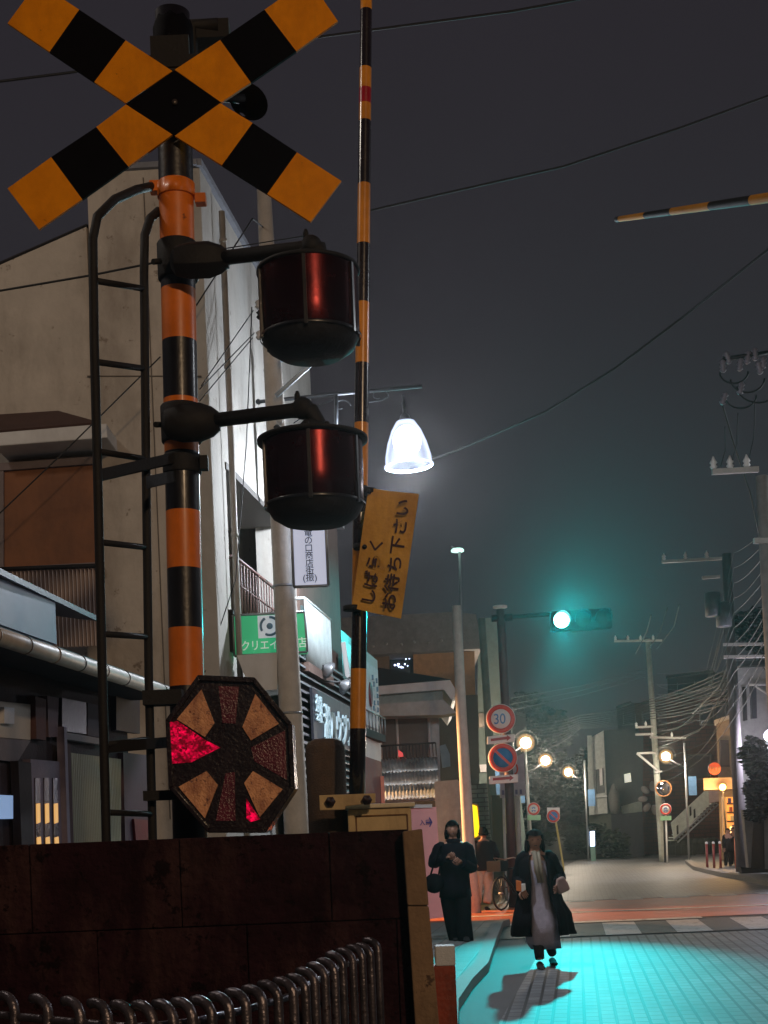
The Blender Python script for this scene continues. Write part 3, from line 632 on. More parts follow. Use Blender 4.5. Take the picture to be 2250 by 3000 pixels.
mb.ball(cc, .03, .01, .03); mb.build('emblem', mat('emblem_blue', (100, 135, 160), .5), gs)
text('クリエイト', 'lettering', mat('letter_white', (215, 230, 220), .5, emit=.35, ecol=(215, 235, 225)), gs, W(706, 1905, 13.485), (1, 0, .015), (0, 0, 1), .105, .003, .008, squeeze=.86)
text('店', 'lettering', MATS['letter_white'], gs, W(868, 1895, 13.485), (1, 0, .015), (0, 0, 1), .105, .003, .008)
mb = MB(); mb.box(W(668, 1850, 13.55), (.12, .12, .4)); mb.build('mount', m_dark, gs)

# louvred shop front with white lettering
A3 = thing('louvred_shopfront', 'shopfront clad in dark horizontal louvres beside the brown gate arm', 'shopfront', front_pt(-3.2, 15.5, 0))
lz1 = 3.68
mb = MB()
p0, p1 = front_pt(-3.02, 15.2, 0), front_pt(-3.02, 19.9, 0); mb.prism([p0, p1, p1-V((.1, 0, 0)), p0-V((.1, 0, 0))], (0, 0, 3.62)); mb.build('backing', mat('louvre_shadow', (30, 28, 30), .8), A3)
mb = MB(); k = 0
for i in range(36):
    z = 3.6-i*.095
    if z < .1: break
    p0, p1 = front_pt(-2.96, 15.2, z), front_pt(-2.96, 19.95, z); mb.prism([p0, p1, p1+V((-.06, 0, .05)), p0+V((-.06, 0, .05))], (0, 0, .018))
mb.build('louvre', mat('louvre_grey', (120, 118, 122), .5), A3)
ls = thing('letter_board', 'dark board with pale blue Japanese letters fixed on the louvred shopfront', 'sign', front_pt(-2.9, 17, 2.8))
p0, p1 = PL(880, 2070, -2.88), PL(992, 2140, -2.88)
zt_, zb_ = PL(920, 2058, -2.88).z, PL(920, 2140, -2.88).z
p0, p1 = front_pt(-2.9, 15.9, 0), front_pt(-2.9, 19.0, 0); zb_ = 2.62; zt_ = 3.2
mb = MB(); mb.prism([V((p0.x, p0.y, zb_)), V((p1.x, p1.y, zb_)), V((p1.x, p1.y, zt_)), V((p0.x, p0.y, zt_))], (-.03, 0, 0)); mb.build('board', mat('board_navy', (30, 36, 52), .5), ls)
ml_ = mat('letter_pale', (190, 215, 225), .5, emit=.12, ecol=(190, 220, 230))
text('有限\n会社', 'lettering', ml_, ls, front_pt(-2.885, 16.0, 2.97), SD, (0, 0, 1), .2, .01, .01, space=.62)
text('湘ハウジング', 'lettering', ml_, ls, front_pt(-2.885, 16.5, 2.7), SD, (0, 0, 1), .44, .01, .02, squeeze=.95)
# floodlights / dish on brackets
for px, py, lab in ((962, 1962, 'grey round floodlight dish on a bracket above the louvred shopfront'), (1010, 2010, 'lower grey floodlight dish on a bracket just left of the gate arm')):
    fl = thing('floodlight', lab, 'floodlight', W(px, py, 16.8), 'floodlights above the shopfront')
    mb = MB(); mb.lathe(W(px, py, 16.8), [(.02, .08), (.04, .06), (.085, .02), (.105, -.02), (.1, -.02), (.07, .01)], 20, Matrix.Rotation(math.radians(-60), 3, 'Y') @ Matrix.Rotation(.5, 3, 'X'), cap=False); mb.build('dish', m_steel, fl)
    mb = MB(); mb.tube([W(px-90, py-15, 16.9), W(px-10, py-12, 16.85), W(px, py, 16.8)], .012, 6); mb.build('bracket', m_steel, fl)
# teal-lit narrow sign, and white board further on
for (quad, nm, lab, m_) in (([(998, 1882), (1012, 1878), (1026, 1982), (1012, 1990)], 'projecting_sign', 'slim white projecting sign lit teal at its edge just left of the gate arm', m_white),):
    t_ = thing(nm, lab, 'sign', W(1010, 1930, 19)); mb = MB(); mb.prism([W(x, y, 19) for x, y in quad], SD*1.0); mb.build('panel', m_, t_, bevel=.01)
sg = thing('projecting_sign', 'white signboard with a dark red mark above the red shop entrance', 'sign', PL(1090, 2030, -3.2))
a, b, c_, d_ = W(1060, 1925, 21.4), W(1107, 1962, 23.6), W(1113, 2140, 23.6), W(1060, 2118, 21.4)
mb = MB(); mb.prism([a, b, c_, d_], (-.12, .0, 0)); mb.build('panel', mat('board_white', (205, 212, 218), .5, emit=.06), sg, bevel=.01)
mb = MB(); cc = W(1082, 2035, 22.35)+V((.02, -.02, 0)); mb.ball(cc, .03, .16, .2, R=Matrix.Rotation(-math.atan(TS), 3, 'Z')); mb.build('mark', mat('mark_red', (110, 40, 42), .5), sg)
mb = MB()
for i, (x, y) in enumerate([(1086, 1985), (1098, 1995), (1090, 2005), (1100, 2020), (1101, 2040), (1102, 2060), (1102, 2080), (1092, 2060), (1090, 2075)]): mb.box(W(x, y, 22.3+(x-1084)*.045)+V((.03, -.02, 0)), (.03, .1, .07))
mb.build('lettering', mat('letter_slate', (70, 110, 130), .5), sg)
# red shop entrance with canopy
rs = thing('red_shop_entrance', 'dark red shop entrance under a small railed canopy', 'shop entrance', front_pt(-3.2, 21, 0))
mb = MB(); p0, p1 = front_pt(-3.23, 20.0, 0), front_pt(-3.23, 23.8, 0); mb.prism([p0, p1, p1-V((2.5, 0, 0)), p0-V((2.5, 0, 0))], (0, 0, 2.75)); mb.build('wall', mat('shop_red', (110, 30, 32), .6, var=.2), rs)
mb = MB(); mb.prism([p0+V((0, 0, 2.75)), p1+V((0, 0, 2.75)), p1+V((-2.5, 0, 2.75)), p0+V((-2.5, 0, 2.75))], (0, 0, 1.7)); mb.build('upper_wall', m_white, rs)
mb = MB(); a, b = W(1062, 2128, 21.5), W(1130, 2168, 23.6)
mb.prism([a, V((b.x, b.y, a.z)), V((b.x, b.y, a.z))+V((-.5, 0, 0)), a+V((-.5, 0, 0))], (0, 0, -.12)); mb.build('canopy', m_dark, rs)
mb = MB()
for i in range(8): p = a.lerp(V((b.x, b.y, a.z)), i/7); mb.tube([p, p+V((0, 0, .28))], .012, 5)
mb.tube([a+V((0, 0, .28)), V((b.x, b.y, a.z+.28))], .014, 6); mb.build('canopy_railing', m_steel, rs)
mb = MB(); c0 = W(1117, 2300, 23.7); mb.box((c0.x, 23.75, 1.25), (.1, .3, 2.5)); mb.build('pillar', mat('pillar_orange', (215, 120, 90), .5), rs)

# ================================================================== LOW SHOP HOUSE AT LEFT
hs = thing('low_shop_house', 'low old wooden shop house with long gutter and lattice doors at the left edge', 'house', V((-2.2, 7, 0)))
X0 = -3.42
def HP(px, py, off=0): return PL(px, py, X0, off)
def hpanel(name, pts, m_, out_=0.02, th=.05, parent=None, bevel=0):
    mb = MB(); mb.prism([HP(x, y)+V((out_, 0, 0)) for x, y in pts], (-th, 0, 0)); return mb.build(name, m_, parent or hs, bevel=bevel)
m_wood = mat('dark_wood', (52, 40, 46), .7, var=.3, scale=8, bump=.4)
mb = MB(); p0, p1 = V((X0+TS*5, 5, 0)), V((X0+TS*10.9, 10.9, 0)); mb.prism([p0, p1, p1-V((3, -.3, 0)), p0-V((3, 0, 0))], (0, 0, 2.75)); mb.build('wall', m_wood, hs)
# roof + soffit
g0, g1 = V((-3.0+TS*5, 5, 2.62)), V((-3.0+TS*10.9, 10.9, 2.62))
mb = MB(); mb.prism([g0+V((.02, 0, .06)), g1+V((.02, 0, .06)), g1+V((-3.2, 0, .62)), g0+V((-3.2, 0, .62))], (0, 0, -.05)); mb.build('roof', mat('roof_metal', (60, 62, 72), .35, .3, var=.2, scale=3), hs)
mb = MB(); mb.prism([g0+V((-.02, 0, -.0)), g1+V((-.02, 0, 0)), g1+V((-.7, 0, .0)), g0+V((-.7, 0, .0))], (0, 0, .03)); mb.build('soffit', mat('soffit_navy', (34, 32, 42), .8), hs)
mb = MB(); mb.tube([g0+V((.03, 0, 0)), g1+V((.03, 0, 0))], .048, 20); gu = mb.build('gutter', mat('gutter_cream', (205, 190, 172), .45, var=.1, scale=5, stain=(130, 110, 95), sscale=4), hs)
mb = MB()
for i in range(14): p = (g0+V((.03, 0, 0))).lerp(g1+V((.03, 0, 0)), (i+.5)/14); mb.tube([p-SD*.006, p+SD*.006], .052, 20)
mb.build('gutter_ring', mat('ring_grey', (120, 105, 95), .5), gu)
mb = MB(); a = PL(-60, 1775, -3.15); b = PL(165, 1850, -3.15); zz = a.z
mb.prism([V((a.x, a.y, 2.76)), V((b.x, b.y, 2.76)), V((b.x, b.y, 3.02)), V((a.x, a.y, 3.02))], (-.04, 0, 0)); mb.build('roof_panel', mat('panel_blue', (170, 185, 215), .35, var=.05, scale=2), hs)
mb = MB(); mb.prism([V((a.x+.05, a.y, 3.02)), V((b.x+.1, b.y+.8, 3.02)), V((b.x-.4, b.y+.8, 3.1)), V((a.x-.4, a.y, 3.1))], (0, 0, .035)); mb.build('roof_flashing', mat('flashing', (130, 132, 145), .4), hs)
# facade elements
m_crm = mat('board_cream', (196, 184, 172), .7, var=.06)
hpanel('upper_board', [(-40, 2052), (80, 2064), (80, 2168), (-40, 2158)], m_crm)
fr_ = hpanel('wall_box', [(-12, 2072), (18, 2075), (18, 2122), (-12, 2120)], mat('box_white', (200, 200, 205), .5), .05)
hpanel('lower_board', [(-40, 2160), (78, 2170), (40, 2232), (-40, 2225)], mat('board_grey', (120, 112, 118), .7), .025)
hpanel('post', [(80, 2040), (112, 2050), (112, 2170), (84, 2165)], mat('post_brown', (82, 52, 54), .7), .05)
hpanel('post', [(116, 2040), (150, 2046), (146, 2160), (120, 2160)], mat('post_mauve', (110, 88, 98), .7), .05)
hpanel('post', [(152, 2130), (160, 2130), (172, 2490), (163, 2490)], mat('post_lilac', (130, 122, 145), .6), .08)
dr = hpanel('lattice_door', [(66, 2225), (152, 2232), (160, 2490), (70, 2490)], mat('door_lilac', (120, 112, 132), .6), .05)
m_lit = emis('lit_warm_glass', (255, 196, 120), .6)
m_dkg = mat('dark_pane', (46, 34, 44), .3)
for i in range(3):
    x = 77+i*26.5
    hpanel('pane', [(x, 2280), (x+14, 2281), (x+17, 2490), (x+2, 2490)], m_dkg, .056, .02, dr)
    hpanel('lit_pane', [(x+2, 2356), (x+12, 2354), (x+13, 2410), (x+3, 2414)], m_lit, .062, .02, dr)
    hpanel('lit_pane', [(x+4, 2455), (x+14, 2452), (x+16, 2490), (x+5, 2490)], m_lit, .062, .02, dr)
hpanel('window', [(160, 2045), (232, 2060), (232, 2152), (160, 2142)], m_dkg, .05)
hpanel('window_frame', [(236, 2060), (290, 2070), (290, 2165), (236, 2155)], mat('frame_lilac', (76, 70, 82), .7), .05)
hpanel('lintel', [(160, 2146), (290, 2168), (290, 2186), (160, 2166)], mat('lintel_grey', (150, 145, 150), .7), .07)
hpanel('shutter', [(176, 2205), (335, 2225), (335, 2490), (186, 2490)], bump_wave(mat('shutter_olive', (150, 146, 116), .55, var=.1), 9, 'Y', .5, .01), .05)
hpanel('post', [(160, 2180), (176, 2182), (186, 2490), (172, 2490)], mat('post_maroon', (70, 34, 42), .7), .07)
hpanel('door', [(345, 2205), (436, 2215), (440, 2490), (352, 2490)], mat('door_plum', (84, 58, 70), .6), .04)
hpanel('window', [(325, 2030), (395, 2042), (395, 2150), (325, 2140)], mat('pane_navy', (44, 38, 58), .4), .04)
hpanel('lit_window', [(-40, 2330), (4, 2332), (4, 2400), (-40, 2400)], emis('lit_cool_glass', (150, 185, 235), .45), .07)
hpanel('post', [(20, 2230), (58, 2236), (66, 2490), (30, 2490)], mat('post_black', (30, 22, 30), .7), .07)
hpanel('panel', [(370, 2400), (430, 2405), (432, 2470), (376, 2470)], mat('panel_red', (120, 26, 40), .5), .06)

# ================================================================== UTILITY POLE + BELL LAMP (mid left)
up1 = thing('utility_pole', 'concrete utility pole lit white on its street side, carrying the shopping street sign', 'utility pole', V((-.6, 14, 0)))
mb = MB()
def uq(y): return W(773+(y-560)*.0515, y, 13.25)
b_ = uq(3000); mb.tube([uq(556), uq(1200), uq(2400), V((uq(2400).x+.02, 13.25, 0))], [.066, .09, .114, .124], 24); mb.build('pole', m_conc, up1)
mb = MB(); mb.tube([W(808, 1160, 13.05), W(930, 1050, 13.05)], .022, 6)
mb.box(W(900, 1046, 13.055), (.5, .05, .06)); mb.build('crossarm', mat('arm_white', (190, 205, 220), .5), up1)
for y in (1718, 2090, 1310):
    mb = MB(); mb.lathe(uq(y), [(.105, -.012), (.113, -.01), (.113, .01), (.105, .012)], 24); mb.build('band', m_steel, up1)
for k, (x, y) in enumerate([(742, 812), (738, 905), (742, 935), (740, 995), (752, 975), (800, 1240), (792, 1270)]):
    mb = MB(); mb.lathe(W(x+20, y, 13.1), [(.02, 0), (.035, .02), (.02, .04), (.035, .06), (.015, .08)], 10); mb.build('insulator', m_white if k % 2 else m_dark, up1)
sb = thing('street_sign_board', 'white vertical signboard with Japanese letters hung on the utility pole under the lower drum', 'sign', W(905, 1600, 13.05))
qd = [W(850, 1440, 13.05), W(950, 1434, 13.05), W(962, 1716, 13.05), W(861, 1720, 13.05)]
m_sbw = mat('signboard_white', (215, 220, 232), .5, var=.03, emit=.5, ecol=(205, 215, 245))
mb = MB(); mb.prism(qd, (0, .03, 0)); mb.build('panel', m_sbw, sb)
mb = MB()
for i in range(4): mb.tube([qd[i]+V((0, -.008, 0)), qd[(i+1) % 4]+V((0, -.008, 0))], .014, 6)
mb.build('frame', m_steel, sb)
for i, ch in enumerate('竜の口商店街'):
    y = 1570+i*22.3
    text(ch, 'lettering', mat('letter_ink', (38, 38, 52), .6), sb, W(890+(y-1560)*.045, y, 13.035), (1, 0, 0), (0, 0, 1), .078, .002, .004)
text('(振)', 'lettering', MATS['letter_ink'], sb, W(887, 1702, 13.035), (1, 0, 0), (0, 0, 1), .082, .002, .004)

bl = thing('bell_street_lamp', 'bright white ribbed bell lamp hanging from a ball-topped dark street lamp pole', 'street lamp', V((-.9, 15, 0)))
m_lp = mat('lamp_pole_dark', (70, 74, 80), .4, .3)
def lq(y): return W(789+(y-1085)*.042, y, 15)
mb = MB(); mb.tube([lq(1105), lq(1180), lq(1300), lq(1400), lq(2400), V((lq(2400).x, 15, 0))], [.045, .055, .058, .045, .05, .06], 20)
mb.lathe(lq(1105), [(.05, 0), (.06, .01), (.05, .03), (.02, .04)], 20); mb.ball(lq(1085), .062, n=24); mb.build('pole', m_lp, bl)
mb = MB(); a, b = W(757, 1177, 15), W(1236, 1131, 15); mb.tube([a, W(800, 1173, 15), b], .02, 12); mb.ball(a, .03)
sc0 = [W(985, 1155, 15), W(985, 1262, 15)]; mb.tube(sc0, .022, 8)
for (x0_, y0_, sg_) in ((1000, 1190, 1), (1110, 1160, 1), (915, 1210, -1)):
    pts = []
    for t in range(16):
        a_ = t/15*1.6*math.pi; r0 = .1*(1-t/22); pts.append(W(x0_, y0_, 15)+V((sg_*(math.cos(a_)*r0), 0, math.sin(a_)*r0*.8)))
    mb.tube(pts, .006, 6)
mb.tube([W(860, 1240, 15), W(940, 1185, 15), W(975, 1172, 15)], .006, 6); mb.tube([W(1075, 1180, 15), W(1120, 1172, 15), W(1140, 1160, 15)], .006, 6)
mb.build('arm', m_lp, bl)
def bell_mat():
    m = bpy.data.materials.new('bell_glass'); m.use_nodes = True; t = m.node_tree; t.nodes.clear()
    o = t.nodes.new('ShaderNodeOutputMaterial'); mx = t.nodes.new('ShaderNodeMixShader'); tr = t.nodes.new('ShaderNodeBsdfTransparent'); em = t.nodes.new('ShaderNodeEmission')
    tc = t.nodes.new('ShaderNodeTexCoord'); sp = t.nodes.new('ShaderNodeSeparateXYZ'); t.links.new(tc.outputs['Object'], sp.inputs[0])
    at = t.nodes.new('ShaderNodeMath'); at.operation = 'ARCTAN2'; t.links.new(sp.outputs[1], at.inputs[0]); t.links.new(sp.outputs[0], at.inputs[1])
    sn = t.nodes.new('ShaderNodeMath'); sn.operation = 'MULTIPLY'; sn.inputs[1].default_value = 60; t.links.new(at.outputs[0], sn.inputs[0])
    s2 = t.nodes.new('ShaderNodeMath'); s2.operation = 'SINE'; t.links.new(sn.outputs[0], s2.inputs[0])
    r = t.nodes.new('ShaderNodeMapRange'); r.inputs[1].default_value = -1; r.inputs[3].default_value = .85; r.inputs[4].default_value = 1.9; t.links.new(s2.outputs[0], r.inputs[0])
    em.inputs[0].default_value = (.62, .72, 1, 1); t.links.new(r.outputs[0], em.inputs[1])
    mx.inputs[0].default_value = .62; t.links.new(tr.outputs[0], mx.inputs[1]); t.links.new(em.outputs[0], mx.inputs[2]); t.links.new(mx.outputs[0], o.inputs[0]); return m
bc = W(1187, 1232, 15); bR = Matrix.Rotation(math.radians(-2.5), 3, 'Y')
mb = MB(); mb.lathe(bc, [(.06, 0), (.1, -.012), (.16, -.11), (.21, -.24), (.243, -.38), (.25, -.47)], 64, bR, cap=False)
sh = mb.build('shade', bell_mat(), bl); 
mb = MB(); mb.lathe(bc, [(.245, -.465), (.262, -.475), (.262, -.488), (.245, -.49)], 64, bR, cap=False); mb.build('shade_rim', emis('rim_glow', (225, 232, 255), .9), bl)
mb = MB(); mb.lathe(bc, [(.012, .27), (.012, .2), (.02, .19), (.02, .08), (.05, .05), (.065, 0), (.06, -.02)], 20, bR); mb.build('hanger', m_lp, bl)
bulb_c = bc+V((.01, 0, -.22))
mb = MB(); mb.ball(bulb_c, .15, .15, .17, 20); mb.build('bulb', emis('bulb_cool', (235, 240, 255), 22), bl)
lamp('bell_lamp_light', 'POINT', bulb_c+V((0, 0, -.3)), 680, COOL, .1)

# ================================================================== MID BUILDINGS, BEHIND
# white two-storey house with balcony
wh = thing('balcony_house', 'white two-storey house with dark roof, curtained window and iron balcony rail', 'house', W(1200, 2600, 31))
def flat(pts, d, name, m_, par, th=.1, bevel=0, label=None):
    q = [W(x, y, d) for x, y in pts]; k = (sum(p.x for p in q)/len(q))/d if th > .6 else 0
    mb = MB(); mb.prism(q, (k*th, th, 0)); return mb.build(name, m_, par, bevel=bevel, label=label)
flat([(1000, 2045), (1285, 2030), (1298, 2660), (1020, 2680)], 31, 'wall', mat('house_wall', (170, 178, 182), .7, stain=(110, 118, 122)), wh, 7)
flat([(1050, 2015), (1318, 1992), (1340, 2028), (1325, 2052), (1300, 2020), (1050, 2040)], 30.2, 'eave', m_white, wh, 7, label=None)
flat([(1050, 2040), (1298, 2021), (1298, 2058), (1050, 2068)], 30.4, 'fascia', mat('fascia_grey', (150, 155, 150), .6), wh, .2)
flat([(1050, 2068), (1300, 2050), (1337, 2088), (1300, 2094), (1050, 2100)], 29.9, 'lower_eave', mat('eave_grey', (160, 165, 165), .6), wh, .8)
flat([(980, 1925), (1105, 1955), (1230, 1975), (1320, 1990), (1050, 2014), (980, 2020)], 30.3, 'roof', mat('roof_dark', (24, 22, 28), .8), wh, 6)
wn = flat([(1112, 2098), (1256, 2084), (1260, 2232), (1118, 2240)], 30.9, 'window', mat('curtain', (98, 94, 90), .7, var=.1, bump=.2), wh, .1)
fw = [(1112, 2098), (1256, 2084), (1260, 2232), (1118, 2240)]
mb = MB()
for i in range(4): mb.tube([W(*fw[i], 30.88), W(*fw[(i+1) % 4], 30.88)], .03, 6)
mb.tube([W(1162, 2093, 30.88), W(1168, 2237, 30.88)], .03, 6); mb.build('window_frame', m_white, wn)
mb = MB(); a, b = W(1112, 2186, 30.2), W(1276, 2176, 30.2); mb.tube([a, b], .02, 6); c1, c2 = W(1116, 2240, 30.2), W(1280, 2230, 30.2); mb.tube([c1, c2], .03, 6)
for i in range(18): mb.tube([a.lerp(b, i/17), c1.lerp(c2, i/17)], .011, 5)
mb.build('balcony_railing', mat('rail_iron', (60, 62, 66), .5), wh)
m_tin = mat('tin_sheet', (185, 195, 200), .35, .5, var=.35, scale=3, bump=.6, stain=(80, 84, 88), sscale=1.6, samt=.8)
for i, (y0, dd_) in enumerate(((2244, 29.4), (2280, 29.0), (2320, 28.6))):
    vs = []; a, b = W(1118, y0, dd_), W(1282+i*2, y0-8, dd_); mb = MB()
    for j in range(61):
        p = a.lerp(b, j/60); s_ = .02*math.sin(j*1.7); vs += [p+V((0, .5, .16+s_)), p+V((0, 0, s_)), p+V((0, 0, s_-.16))]
    mb.add(vs, [(3*j, 3*j+3, 3*j+4, 3*j+1) for j in range(60)]+[(3*j+1, 3*j+4, 3*j+5, 3*j+2) for j in range(60)], smooth=True); mb.build('tin_awning', m_tin, wh, noflip=True)
flat([(1115, 2352), (1280, 2346), (1280, 2372), (1116, 2376)], 28.9, 'awning_edge', m_dark, wh, .3)
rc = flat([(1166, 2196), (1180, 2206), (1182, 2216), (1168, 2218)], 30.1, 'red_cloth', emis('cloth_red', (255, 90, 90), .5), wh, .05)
for x, y, lab in ((1305, 2210, 'pale blue-grey laundry sheet hanging beside the balcony house'),):
    t_ = thing('laundry_sheet', lab, 'laundry', W(x, y, 30)); flat([(1288, 2185), (1305, 2180), (1318, 2210), (1320, 2245), (1296, 2250)], 30, 'cloth', mat('sheet_blue', (120, 140, 150), .8), t_, .05)
gb_ = thing('grey_shed', 'small plain grey block shed behind the pink hoarding', 'shed', W(1300, 2600, 27.5))
flat([(1273, 2290), (1340, 2284), (1352, 2295), (1368, 2660), (1285, 2670)], 27.5, 'wall', mat('shed_grey', (140, 146, 140), .7, stain=(100, 106, 100)), gb_, 2)
# big building behind with grey parapet, tan wall
ab = thing('parapet_building', 'long building with grey parapet band over a tan wall behind the balcony house', 'building', W(1200, 2600, 44))
flat([(900, 1815), (1340, 1792), (1395, 1800), (1410, 1900), (900, 1928)], 42, 'parapet', mat('parapet_grey', (128, 122, 120), .8, stain=(90, 88, 84), sscale=.6), ab, 10)
flat([(1190, 2045), (1400, 2035), (1410, 2600), (1200, 2620)], 41.5, 'lower_wall', mat('wall_charcoal', (58, 60, 58), .85, stain=(36, 38, 36), sscale=.6), ab, .5)
flat([(1210, 1908), (1390, 1898), (1402, 2600), (1230, 2620)], 42.5, 'wall', mat('wall_tan', (172, 128, 84), .8, stain=(120, 90, 62), sscale=.5), ab, 9)
flat([(900, 1920), (1140, 1912), (1160, 2620), (940, 2620)], 42.6, 'wall', mat('wall_dim', (120, 96, 76), .8), ab, 9)
flat([(1140, 1912), (1210, 1908), (1230, 2100), (1160, 2100)], 43.5, 'window', m_glass, ab, .2)
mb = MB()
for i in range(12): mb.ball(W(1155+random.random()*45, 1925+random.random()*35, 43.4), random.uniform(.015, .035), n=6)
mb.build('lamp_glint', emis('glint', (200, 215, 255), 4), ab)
mb = MB()
for x, y in ((1093, 1900), (1132, 1892), (1176, 1894), (1214, 1886), (1255, 1889), (1294, 1882)): mb.ball(W(x, y-6, 41.95), .045, n=8)
mb.build('ceiling_lamp', mat('dim_lamp', (160, 152, 145), .5), ab)
gt = thing('grey_tower_house', 'narrow greenish grey concrete house behind the speed limit sign', 'house', W(1440, 2600, 46))
flat([(1400, 1812), (1462, 1808), (1560, 2620), (1395, 2620)], 46, 'wall', mat('tower_grey', (98, 112, 106), .8, stain=(60, 70, 66), sscale=.6), gt, 6)
flat([(1402, 2090), (1440, 2088), (1442, 2130), (1404, 2132)], 45.9, 'window', m_glass, gt, .2)
flat([(1405, 2240), (1455, 2238), (1457, 2260), (1407, 2262)], 45.9, 'ledge', m_white, gt, .3)
bw2 = thing('tiled_wall', 'low grey tiled wall by the yellow lit sign', 'wall', W(1410, 2600, 38))
flat([(1372, 2300), (1432, 2294), (1442, 2560), (1390, 2620)], 38, 'face', brick('tile_wall', (135, 142, 132), (120, 128, 118), (78, 80, 74), .35, .12, axes='XZ', mortar=.015), bw2, .4)
# pink hoarding
ph = thing('pink_hoarding', 'pink hoarding panel with blue entrance letters and an arrow', 'hoarding', W(1240, 2690, 24.6))
m_pink = mat('pink_panel', (222, 160, 160), .6, var=.05, emit=.05, ecol=(225, 150, 155))
flat([(1180, 2368), (1278, 2364), (1300, 2688), (1180, 2700)], 24.6, 'panel', m_pink, ph, .06)
flat([(1180, 2358), (1266, 2356), (1266, 2366), (1180, 2368)], 24.55, 'top_trim', m_white, ph, .1)
m_bl = mat('letter_blue', (60, 50, 130), .6)
text('入口', 'lettering', m_bl, ph, W(1229, 2417, 24.58), (1, 0, .04), (0, 0, 1), .105, .003, .006, squeeze=.95)
mb = MB(); mb.prism([W(x, y, 24.57) for x, y in [(1249, 2407), (1262, 2406.5), (1256, 2396), (1259, 2394), (1267, 2408.5), (1260, 2423), (1257, 2422), (1262, 2411), (1249, 2411.5)]], (0, .02, 0)); mb.build('arrow', m_bl, ph)
# left roadside orange step / wall base
ow = thing('low_orange_wall', 'low orange-lit wall base behind the walking woman in navy', 'wall', W(1320, 2680, 28.5))
flat([(1240, 2560), (1385, 2552), (1390, 2655), (1240, 2668)], 29.0, 'face', mat('wall_peach', (190, 130, 100), .7), ow, .3)
# yellow lit sign
ys_ = thing('yellow_lit_sign', 'narrow glowing yellow upright shop sign', 'sign', W(1392, 2400, 33))
flat([(1382, 2356), (1398, 2362), (1404, 2420), (1402, 2448), (1388, 2456)], 33, 'panel', emis('yellow_glow', (255, 214, 20), 1.2), ys_, .25, bevel=.02)
flat([(1378, 2352), (1401, 2357), (1408, 2452), (1385, 2460)], 33.3, 'frame', mat('frame_ochre', (150, 110, 30), .5), ys_, .1)
lamp('yellow_sign_light', 'POINT', W(1393, 2400, 32.4), 9, (1, .75, .08), .2)

# thin lit mast and poles
up2 = thing('utility_pole', 'pale concrete utility pole with no crossarm in front of the balcony house', 'utility pole', G(1386, 2700))
mb = MB(); dU = 26.5; mb.tube([W(1337, 1775, dU), W(1352, 2100, dU), W(1375, 2500, dU), V((W(1375, 2500, dU).x+.06, dU, 0))], [.085, .1, .115, .12], 20); mb.build('pole', m_conc, up2)
mst = thing('lamp_mast', 'thin tall mast with a small pale light at its top above the concrete pole', 'mast', V((W(1350, 1780, 27.5).x, 27.5, 0)))
mb = MB(); mb.tube([W(1346, 1605, 27.5), W(1352, 1860, 27.5), V((W(1352, 1860, 27.5).x+.02, 27.5, 0))], .028, 8); mb.build('mast', m_steel, mst)
mb = MB(); mb.lathe(W(1340, 1612, 27.5), [(.03, .04), (.1, .03), (.13, 0), (.12, -.03), (.04, -.04)], 16); mb.build('lamp_head', emis('mast_glow', (190, 235, 220), 1.6), mst)
mb = MB(); mb.tube([W(1322, 1600, 27.5), W(1340, 1612, 27.5), W(1350, 1622, 27.5)], .015, 6); mb.build('bracket', m_steel, mst)
up3 = thing('utility_pole', 'slim greenish grey utility pole behind the speed limit sign', 'utility pole', V((W(1440, 2600, 36).x, 36, 0)))
mb = MB(); mb.tube([W(1411, 1812, 36), W(1430, 2100, 36), W(1440, 2300, 36), V((W(1440, 2300, 36).x+.1, 36, 0))], [.09, .1, .11, .12], 14); mb.build('pole', mat('pole_greenish', (120, 132, 120), .8, var=.15), up3)

# ================================================================== TRAFFIC SIGNAL
DS = 28.0
ts_ = thing('traffic_signal', 'horizontal traffic signal showing a bright green light on a dark pole', 'traffic signal', V((W(1505, 2655, DS).x, DS, 0)))
m_tp = mat('signal_pole', (66, 34, 40), .5, var=.25)
mb = MB(); mb.tube([W(1465, 1785, DS), W(1470, 1850, DS), W(1492, 2300, DS), V((W(1505, 2640, DS).x, DS, 0))], [.085, .085, .09, .1], 20); mb.build('pole', m_tp, ts_)
mb = MB(); mb.lathe(W(1465, 1778, DS), [(.1, -.03), (.14, -.02), (.14, .02), (.05, .035)], 20); mb.build('cap', m_white, ts_)
mb = MB(); mb.tube([W(1468, 1810, DS), W(1600, 1800, DS), W(1790, 1790, DS)], .045, 10); mb.tube([W(1440, 1812, DS), W(1500, 1808, DS)], .07, 10); mb.build('arm', m_dark, ts_)
a, b = W(1620, 1822, DS-.25), W(1785, 1812, DS-.25)
mb = MB(); ax = (b-a).normalized(); R_ = Matrix.Rotation(-math.atan2(ax.z, ax.x), 3, 'Y')
mb.box((a+b)/2+V((0, 0, 0)), ((b-a).length+.1, .12, .42), R=R_); hd = mb.build('signal_head', mat('head_grey', (26, 28, 30), .7), ts_, bevel=.05)
GC = W(1645, 1817, DS-.32)
